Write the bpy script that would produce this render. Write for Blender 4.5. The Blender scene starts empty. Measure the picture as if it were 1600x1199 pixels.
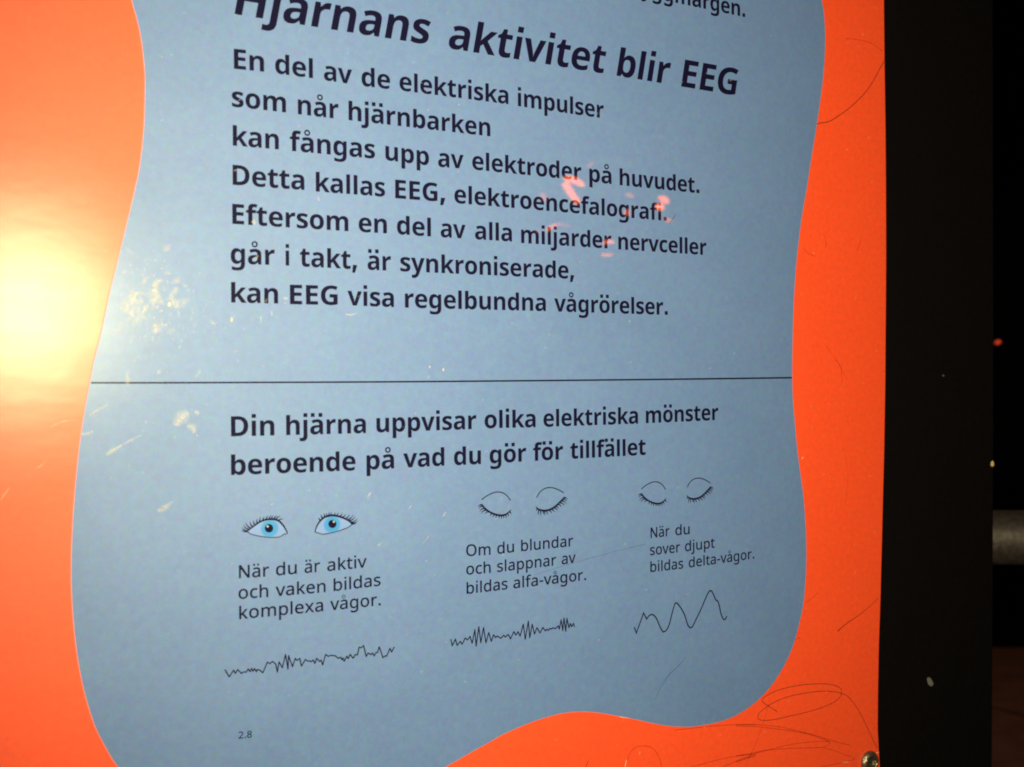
import bpy, bmesh, math, random
from mathutils import Vector

scene = bpy.context.scene
COL = scene.collection
R = math.radians
random.seed(7)

# ------------------------------------------------------------------ camera
W_PX, H_PX = 1600.0, 1199.0
F_PX = 1540.0                       # focal length in photograph pixels
YAW = math.atan(F_PX / 3000.0)      # board seen obliquely, receding to the right
ROLL = R(0.42)
DIST = 0.45                         # lens to board, square on
CAM = Vector((0.0, -DIST, 1.35))
FWD = Vector((math.sin(YAW), math.cos(YAW), 0.0))
RT0 = Vector((math.cos(YAW), -math.sin(YAW), 0.0))
UP0 = Vector((0.0, 0.0, 1.0))
RT = RT0 * math.cos(ROLL) - UP0 * math.sin(ROLL)
UP = UP0 * math.cos(ROLL) + RT0 * math.sin(ROLL)

cam_data = bpy.data.cameras.new("camera")
cam_data.sensor_fit = 'HORIZONTAL'
cam_data.sensor_width = 36.0
cam_data.lens = 36.0 * F_PX / W_PX
cam_data.clip_start = 0.01
cam_data.clip_end = 100.0
cam_data.dof.use_dof = True
cam_data.dof.focus_distance = 0.54
cam_data.dof.aperture_fstop = 11.0
cam = bpy.data.objects.new("camera", cam_data)
COL.objects.link(cam)
from mathutils import Matrix
cam.matrix_world = Matrix((
    (RT.x, UP.x, -FWD.x, CAM.x),
    (RT.y, UP.y, -FWD.y, CAM.y),
    (RT.z, UP.z, -FWD.z, CAM.z),
    (0, 0, 0, 1)))
scene.camera = cam

# ------------------------------------------------------------------ dark room
world = bpy.data.worlds.new("World")
scene.world = world
world.use_nodes = True
bg = world.node_tree.nodes["Background"]
bg.inputs[0].default_value = (1.0, 0.55, 0.35, 1)
bg.inputs[1].default_value = 0.006

scene.view_settings.view_transform = 'Standard'
scene.view_settings.look = 'None'
scene.view_settings.exposure = 0.0
scene.view_settings.gamma = 1.0
scene.cycles.transparent_max_bounces = 48
scene.cycles.pixel_filter_type = 'BLACKMAN_HARRIS'
scene.cycles.filter_width = 1.9

# the small flash beside the lens
FLASH = CAM + Vector((0.006, 0.0, 0.064))
ld = bpy.data.lights.new("flash", 'SPOT')
ld.energy = 25.0
ld.color = (1.0, 0.895, 0.475)
ld.shadow_soft_size = 0.004
ld.spot_size = R(116)
ld.spot_blend = 1.0
lo = bpy.data.objects.new("flash", ld)
lo.location = FLASH
lo.rotation_euler = (FWD * F_PX + RT * 220.0 + UP * (-90.0)).to_track_quat('-Z', 'Y').to_euler()
COL.objects.link(lo)

# added warm fill light, no source seen, to brighten the floor and rail
ld2 = bpy.data.lights.new("hall_fill", 'AREA')
ld2.energy = 7.0
ld2.color = (1.0, 0.62, 0.42)
ld2.size = 0.6
lo2 = bpy.data.objects.new("hall_fill", ld2)
lo2.location = (3.4, 1.6, 2.6)
COL.objects.link(lo2)


# ------------------------------------------------------------------ helpers
def ray(px, py):
    return FWD * F_PX + RT * (px - W_PX / 2) + UP * (H_PX / 2 - py)


def hit_y(px, py, y=0.0):
    """point of the upright plane at depth y that a photograph pixel shows"""
    d = ray(px, py)
    return CAM + d * ((y - CAM.y) / d.y)


def hit_z(px, py, z=0.0):
    d = ray(px, py)
    return CAM + d * ((z - CAM.z) / d.z)


def scale_at(px, py, y=0.0):
    """metres per photograph pixel (vertical) on the plane"""
    return (hit_y(px, py - 1, y) - hit_y(px, py, y)).length


def mesh_obj(name, verts, faces, mat, parent=None, smooth=False):
    me = bpy.data.meshes.new(name)
    me.from_pydata([tuple(v) for v in verts], [], faces)
    me.update()
    bm = bmesh.new(); bm.from_mesh(me)
    bmesh.ops.recalc_face_normals(bm, faces=bm.faces)
    bm.to_mesh(me); bm.free()
    if smooth:
        for p in me.polygons:
            p.use_smooth = True
    me.materials.append(mat)
    o = bpy.data.objects.new(name, me)
    COL.objects.link(o)
    o.parent = parent
    return o


def bm_obj(name, bm, mat, parent=None, smooth=False):
    me = bpy.data.meshes.new(name)
    bmesh.ops.recalc_face_normals(bm, faces=bm.faces)
    bm.to_mesh(me); bm.free()
    if smooth:
        for p in me.polygons:
            p.use_smooth = True
    me.materials.append(mat)
    o = bpy.data.objects.new(name, me)
    COL.objects.link(o)
    o.parent = parent
    return o


def thing(name, label, cat, loc=(0, 0, 0), group=None):
    o = bpy.data.objects.new(name, None)
    o.empty_display_size = 0.02
    COL.objects.link(o)
    o['label'] = label
    o['category'] = cat
    if group:
        o['group'] = group
    return o


def tag(o, label, cat, group=None):
    o['label'] = label
    o['category'] = cat
    if group:
        o['group'] = group
    return o


def smooth_line(pts, n=6, closed=False):
    """Catmull-Rom through the points"""
    out = []
    m = len(pts)
    segs = m if closed else m - 1
    for i in range(segs):
        if closed:
            p0, p1, p2, p3 = pts[i - 1], pts[i], pts[(i + 1) % m], pts[(i + 2) % m]
        else:
            p0, p1, p2, p3 = pts[max(i - 1, 0)], pts[i], pts[i + 1], pts[min(i + 2, m - 1)]
        for k in range(n):
            t = k / n
            out.append(tuple(0.5 * ((2 * p1[a]) + (-p0[a] + p2[a]) * t
                       + (2 * p0[a] - 5 * p1[a] + 4 * p2[a] - p3[a]) * t * t
                       + (-p0[a] + 3 * p1[a] - 3 * p2[a] + p3[a]) * t ** 3) for a in (0, 1)))
    if not closed:
        out.append(tuple(pts[-1][:2]))
    return out


def outline_area(poly):
    return sum(a[0] * b[1] - b[0] * a[1] for a, b in zip(poly, poly[1:] + poly[:1]))


def fill_contours(name, contours, y, mat, parent, extrude=0.00002):
    """filled flat shape (holes by even-odd) in the upright plane at depth y;
    contours hold (x, z) in metres"""
    cu = bpy.data.curves.new(name + "_outline", 'CURVE')
    cu.dimensions = '2D'
    cu.fill_mode = 'BOTH'
    K = 200.0            # filled at a large scale: the fill loses tiny outlines
    cu.extrude = extrude * K
    for c in contours:
        sp = cu.splines.new('POLY')
        sp.points.add(len(c) - 1)
        for i, (a, b) in enumerate(c):
            sp.points[i].co = (a * K, (b - CAM.z) * K, 0, 1)
        sp.use_cyclic_u = True
    tmp = bpy.data.objects.new(name + "_outline", cu)
    COL.objects.link(tmp)
    dg = bpy.context.evaluated_depsgraph_get()
    me = bpy.data.meshes.new_from_object(tmp.evaluated_get(dg))
    bpy.data.objects.remove(tmp)
    bpy.data.curves.remove(cu)
    me.name = name
    for v in me.vertices:
        v.co = (v.co.x / K, y - v.co.z / K, v.co.y / K + CAM.z)
    bm = bmesh.new(); bm.from_mesh(me)
    bmesh.ops.remove_doubles(bm, verts=bm.verts, dist=1e-7)
    bmesh.ops.recalc_face_normals(bm, faces=bm.faces)
    bm.to_mesh(me); bm.free()
    me.materials.clear()
    me.materials.append(mat)
    o = bpy.data.objects.new(name, me)
    COL.objects.link(o)
    o.parent = parent
    return o


def ribbon_bm(bm, pts, widths, y):
    """flat drawn stroke through photograph pixels, on the plane at depth y"""
    P = [hit_y(px, py, y) for px, py in pts]
    P = [Vector((p.x, p.z)) for p in P]
    n = len(P)
    if not isinstance(widths, (list, tuple)):
        widths = [widths] * n
    vs = []
    for i in range(n):
        a = P[max(i - 1, 0)]; b = P[min(i + 1, n - 1)]
        if i in (0, n - 1):
            t = (b - a).normalized(); nrm = Vector((-t.y, t.x)); k = 1.0
        else:
            t1 = (P[i] - a).normalized(); t2 = (b - P[i]).normalized()
            n1 = Vector((-t1.y, t1.x)); n2 = Vector((-t2.y, t2.x))
            nrm = n1 + n2
            if nrm.length < 0.25:
                nrm = n1
            nrm.normalize()
            k = min(1.0 / max(nrm.dot(n1), 0.3), 2.2)
        w = widths[i] * 0.5 * scale_at(pts[i][0], pts[i][1], y) * k
        q1 = P[i] + nrm * w; q2 = P[i] - nrm * w
        vs.append((bm.verts.new((q1.x, y, q1.y)), bm.verts.new((q2.x, y, q2.y))))
    for i in range(n - 1):
        a, b = vs[i], vs[i + 1]
        try:
            bm.faces.new((a[0], a[1], b[1], b[0]))
        except ValueError:
            pass


def soft_ribbon_bm(bm, pts, widths, y):
    """stroke whose 'soft' attribute falls to nothing at its rim"""
    lay = bm.loops.layers.color.get('soft') or bm.loops.layers.color.new('soft')
    P = [hit_y(px, py, y) for px, py in pts]
    P = [Vector((p.x, p.z)) for p in P]
    n = len(P)
    if not isinstance(widths, (list, tuple)):
        widths = [widths] * n
    rows = []
    for i in range(n):
        a = P[max(i - 1, 0)]; b = P[min(i + 1, n - 1)]
        t = (b - a).normalized(); nrm = Vector((-t.y, t.x))
        w = widths[i] * 0.5 * scale_at(pts[i][0], pts[i][1], y)
        s = 0.0 if i in (0, n - 1) else 1.0
        rows.append([(bm.verts.new((P[i].x + nrm.x * w * k, y, P[i].y + nrm.y * w * k)), 0.0 if k else s) for k in (1, 0, -1)])
    for r0, r1 in zip(rows, rows[1:]):
        for k in (0, 1):
            q = [r0[k], r0[k + 1], r1[k + 1], r1[k]]
            f = bm.faces.new([v for v, _ in q])
            for lp_, (_, v) in zip(f.loops, q):
                lp_[lay] = (v, v, v, 1)


def zigzag(name, pts, w, y, mat, parent, label):
    """pen trace with sharp turns: one bar per segment, each laid a hair above the last"""
    bm = bmesh.new()
    for i in range(len(pts) - 1):
        a, b = pts[i], pts[i + 1]
        d = math.hypot(b[0] - a[0], b[1] - a[1]) or 1
        e = w * 0.22 / d
        a2 = (a[0] - (b[0] - a[0]) * e, a[1] - (b[1] - a[1]) * e)
        b2 = (b[0] + (b[0] - a[0]) * e, b[1] + (b[1] - a[1]) * e)
        ribbon_bm(bm, [a2, b2], w, y - (i % 3) * 0.000012)
    o = bm_obj(name, bm, mat, parent)
    o['label'] = label
    return o


def stroke(name, pts, w, y, mat, parent, label=None, sm=0, soft=False):
    if sm:
        pts = smooth_line(pts, sm)
    bm = bmesh.new()
    if isinstance(w, tuple):     # taper: start, middle, end
        n = len(pts)
        w = [w[0] + (w[1] - w[0]) * min(1, 2 * i / (n - 1)) if i < n / 2
             else w[1] + (w[2] - w[1]) * (2 * i / (n - 1) - 1) for i in range(n)]
    (soft_ribbon_bm if soft else ribbon_bm)(bm, pts, w, y)
    o = bm_obj(name, bm, mat, parent)
    # face the viewer (towards -Y)
    me = o.data
    if me.polygons and sum(p.normal.y * p.area for p in me.polygons) > 0:
        me.flip_normals()
    if label:
        o['label'] = label
    return o


def zoom(pts, ox, oy, s):
    return [(ox + p[0] / s, oy + p[1] / s) for p in pts]


# ------------------------------------------------------------------ materials
def node_mat(name):
    m = bpy.data.materials.new(name)
    m.use_nodes = True
    nt = m.node_tree
    for n in list(nt.nodes):
        nt.nodes.remove(n)
    out = nt.nodes.new('ShaderNodeOutputMaterial')
    return m, nt, out


def laminated(name, col, tint=0.06, sheen=0.012, grain=0.07, mottle=None, spec=0.95, coat=1.0):
    """printed vinyl under a worn glossy laminate: soft haze lobe, a mid lobe
    from fine rubbing marks and a clear coat that mirrors lamps"""
    m, nt, out = node_mat(name)
    N = nt.nodes.new; Lk = nt.links.new
    tc = N('ShaderNodeTexCoord')
    big = N('ShaderNodeTexNoise'); big.inputs['Scale'].default_value = 22; big.inputs['Detail'].default_value = 5
    Lk(tc.outputs['Object'], big.inputs['Vector'])
    fine = N('ShaderNodeTexNoise'); fine.inputs['Scale'].default_value = 900; fine.inputs['Detail'].default_value = 3
    Lk(tc.outputs['Object'], fine.inputs['Vector'])
    mot = mottle or tuple(min(1, c * 1.12) for c in col)
    mix = N('ShaderNodeMix'); mix.data_type = 'RGBA'
    mix.inputs[6].default_value = (*[c * (1 - tint) for c in col], 1)
    mix.inputs[7].default_value = (*mot, 1)
    Lk(big.outputs['Fac'], mix.inputs[0])
    mul = N('ShaderNodeMix'); mul.data_type = 'RGBA'; mul.blend_type = 'MULTIPLY'
    mul.inputs[0].default_value = 1.0
    rmp = N('ShaderNodeMapRange'); rmp.inputs['From Min'].default_value = 0.3; rmp.inputs['From Max'].default_value = 0.7
    rmp.inputs['To Min'].default_value = 1 - grain; rmp.inputs['To Max'].default_value = 1.0
    Lk(fine.outputs['Fac'], rmp.inputs['Value'])
    Lk(mix.outputs[2], mul.inputs[6])
    # print and dust blotches, faintly coloured
    nc = N('ShaderNodeTexNoise'); nc.inputs['Scale'].default_value = 330; nc.inputs['Detail'].default_value = 4
    Lk(tc.outputs['Object'], nc.inputs['Vector'])
    va = N('ShaderNodeVectorMath'); va.operation = 'MULTIPLY_ADD'
    va.inputs[1].default_value = (0.46, 0.40, 0.46); va.inputs[2].default_value = (0.77, 0.80, 0.77)
    Lk(nc.outputs['Color'], va.inputs[0])
    vm = N('ShaderNodeVectorMath'); vm.operation = 'MULTIPLY'
    Lk(va.outputs[0], vm.inputs[0]); Lk(rmp.outputs['Result'], vm.inputs[1])
    Lk(vm.outputs[0], mul.inputs[7])
    p = N('ShaderNodeBsdfPrincipled')
    Lk(mul.outputs[2], p.inputs['Base Color'])
    p.inputs['Roughness'].default_value = 0.62
    p.inputs['Specular IOR Level'].default_value = spec
    p.inputs['Coat Weight'].default_value = coat
    p.inputs['Coat Roughness'].default_value = 0.025
    p.inputs['Coat IOR'].default_value = 1.5
    g = N('ShaderNodeBsdfGlossy'); g.distribution = 'BECKMANN'
    g.inputs['Roughness'].default_value = 0.28
    # rubbed laminate: patches where the haze is a little stronger
    sm = N('ShaderNodeTexNoise'); sm.inputs['Scale'].default_value = 60; sm.inputs['Detail'].default_value = 8
    sm.inputs['Roughness'].default_value = 0.7
    mp = N('ShaderNodeMapping'); mp.inputs['Scale'].default_value = (1, 1, 2.2); mp.inputs['Rotation'].default_value = (0, R(35), 0)
    Lk(tc.outputs['Object'], mp.inputs['Vector']); Lk(mp.outputs[0], sm.inputs['Vector'])
    sr = N('ShaderNodeMapRange'); sr.inputs['From Min'].default_value = 0.35; sr.inputs['From Max'].default_value = 0.7
    sr.inputs['To Min'].default_value = sheen * 0.94; sr.inputs['To Max'].default_value = sheen * 1.12
    Lk(sm.outputs['Fac'], sr.inputs['Value'])
    # the laminate is not quite flat: slow ripples bend the soft glare
    rp = N('ShaderNodeTexNoise'); rp.inputs['Scale'].default_value = 16; rp.inputs['Detail'].default_value = 3
    Lk(mp.outputs[0], rp.inputs['Vector'])
    bp = N('ShaderNodeBump'); bp.inputs['Strength'].default_value = 1.0; bp.inputs['Distance'].default_value = 0.00018
    Lk(rp.outputs['Fac'], bp.inputs['Height'])
    Lk(bp.outputs[0], p.inputs['Normal']); Lk(bp.outputs[0], g.inputs['Normal'])
    mx = N('ShaderNodeMixShader')
    Lk(sr.outputs['Result'], mx.inputs[0])
    Lk(p.outputs[0], mx.inputs[1]); Lk(g.outputs[0], mx.inputs[2])
    Lk(mx.outputs[0], out.inputs['Surface'])
    m["base"] = p.name
    return m


def plain(name, col, rough=0.5, metal=0.0, noise=0.15, scale=80, bump=0.0, spec=0.5):
    m, nt, out = node_mat(name)
    N = nt.nodes.new; Lk = nt.links.new
    p = N('ShaderNodeBsdfPrincipled')
    tc = N('ShaderNodeTexCoord')
    nz = N('ShaderNodeTexNoise'); nz.inputs['Scale'].default_value = scale; nz.inputs['Detail'].default_value = 6
    Lk(tc.outputs['Object'], nz.inputs['Vector'])
    mix = N('ShaderNodeMix'); mix.data_type = 'RGBA'
    mix.inputs[6].default_value = (*[c * (1 - noise) for c in col], 1)
    mix.inputs[7].default_value = (*[min(1, c * (1 + noise)) for c in col], 1)
    Lk(nz.outputs['Fac'], mix.inputs[0])
    Lk(mix.outputs[2], p.inputs['Base Color'])
    p.inputs['Roughness'].default_value = rough
    p.inputs['Metallic'].default_value = metal
    p.inputs['Specular IOR Level'].default_value = spec
    if bump:
        b = N('ShaderNodeBump'); b.inputs['Strength'].default_value = bump; b.inputs['Distance'].default_value = 0.001
        Lk(nz.outputs['Fac'], b.inputs['Height']); Lk(b.outputs[0], p.inputs['Normal'])
    Lk(p.outputs[0], out.inputs['Surface'])
    return m


def sheer(name, col, alpha, rough=0.6, breakup=0.0, scale=500, soft=False):
    """thin see-through mark: pen line or rubbed scratch"""
    m, nt, out = node_mat(name)
    N = nt.nodes.new; Lk = nt.links.new
    p = N('ShaderNodeBsdfPrincipled')
    p.inputs['Base Color'].default_value = (*col, 1)
    p.inputs['Roughness'].default_value = rough
    p.inputs['Alpha'].default_value = alpha
    if breakup:
        tc = N('ShaderNodeTexCoord')
        nz = N('ShaderNodeTexNoise'); nz.inputs['Scale'].default_value = scale; nz.inputs['Detail'].default_value = 3
        Lk(tc.outputs['Object'], nz.inputs['Vector'])
        mr = N('ShaderNodeMapRange'); mr.inputs['From Min'].default_value = 0.35; mr.inputs['From Max'].default_value = 0.65
        mr.inputs['To Min'].default_value = alpha * (1 - breakup); mr.inputs['To Max'].default_value = alpha
        Lk(nz.outputs['Fac'], mr.inputs['Value']); 
        src = mr.outputs[0]
        if soft:
            vc = N('ShaderNodeVertexColor'); vc.layer_name = 'soft'
            mu = N('ShaderNodeMath'); mu.operation = 'MULTIPLY'
            Lk(vc.outputs['Color'], mu.inputs[0]); Lk(src, mu.inputs[1]); src = mu.outputs[0]
        Lk(src, p.inputs['Alpha'])
    Lk(p.outputs[0], out.inputs['Surface'])
    return m


def glow(name, col, strength):
    m, nt, out = node_mat(name)
    e = nt.nodes.new('ShaderNodeEmission')
    e.inputs[0].default_value = (*col, 1); e.inputs[1].default_value = strength
    nt.links.new(e.outputs[0], out.inputs['Surface'])
    return m


M_ORANGE = laminated("orange_vinyl", (0.94, 0.068, 0.012), tint=0.04, mottle=(0.95, 0.074, 0.014), coat=0.0, sheen=0.0185)
M_BLUE = laminated("blue_vinyl", (0.106, 0.206, 0.565), tint=0.09, mottle=(0.127, 0.223, 0.595))
M_INK = laminated("black_print", (0.005, 0.004, 0.034), tint=0.05, grain=0.2, spec=0.08, sheen=0.006)
M_FADED = laminated("thin_black_print", (0.016, 0.018, 0.055), tint=0.05, grain=0.3, spec=0.2, sheen=0.006)
M_SCLERA = laminated("pale_eye_print", (0.14, 0.245, 0.68), tint=0.03)
M_CUT = plain("cut_vinyl_edge", (0.80, 0.22, 0.24), 0.6, noise=0.1, spec=0.2)
M_CORE = plain("board_core", (0.25, 0.06, 0.04), 0.7)
M_BLACK = plain("black_laminate", (0.0022, 0.0014, 0.0028), 0.8, noise=0.6, scale=350, spec=0.10)
M_DARKWALL = plain("black_painted_wall", (0.002, 0.0015, 0.0015), 1.0, spec=0.0)
M_FLOOR = plain("brown_stone_slab", (0.16, 0.075, 0.05), 0.6, noise=0.6, scale=9, bump=0.4)
M_GROUT = plain("dark_joint", (0.01, 0.008, 0.007), 0.9)
M_STEEL = plain("dull_steel", (0.070, 0.056, 0.064), 0.55, metal=0.5, noise=0.95, scale=190, bump=0.5)
M_SCREW = plain("old_screw_steel", (0.24, 0.21, 0.18), 0.34, metal=0.85, noise=0.6, scale=700, bump=0.6)
M_SOCKET = plain("dirty_socket", (0.10, 0.085, 0.06), 0.30, metal=0.7, noise=0.8, scale=900, bump=0.8)
M_PEN = sheer("dark_red_scratch", (0.20, 0.012, 0.012), 0.62, breakup=0.45)
M_PENDARK = sheer("dark_pen_line", (0.05, 0.008, 0.012), 0.75, breakup=0.3)
M_BLUEPEN = sheer("blue_pen_line", (0.03, 0.13, 0.40), 0.5, breakup=0.5)
M_RUB = sheer("pale_glare_rub", (1.0, 0.86, 0.66), 0.36, rough=0.6, breakup=0.75, scale=1100, soft=True)
M_RUBFAINT = sheer("faint_rub_mark", (1.0, 0.88, 0.74), 0.26, rough=0.5, breakup=0.7, scale=600, soft=True)
M_FLECK = sheer("glare_fleck", (1.0, 0.84, 0.60), 0.6, rough=0.4, breakup=0.2, soft=True)  # small flash highlights painted as pale flecks
M_CHIP = plain("grey_paint_chip", (0.15, 0.145, 0.16), 0.6)

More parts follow.
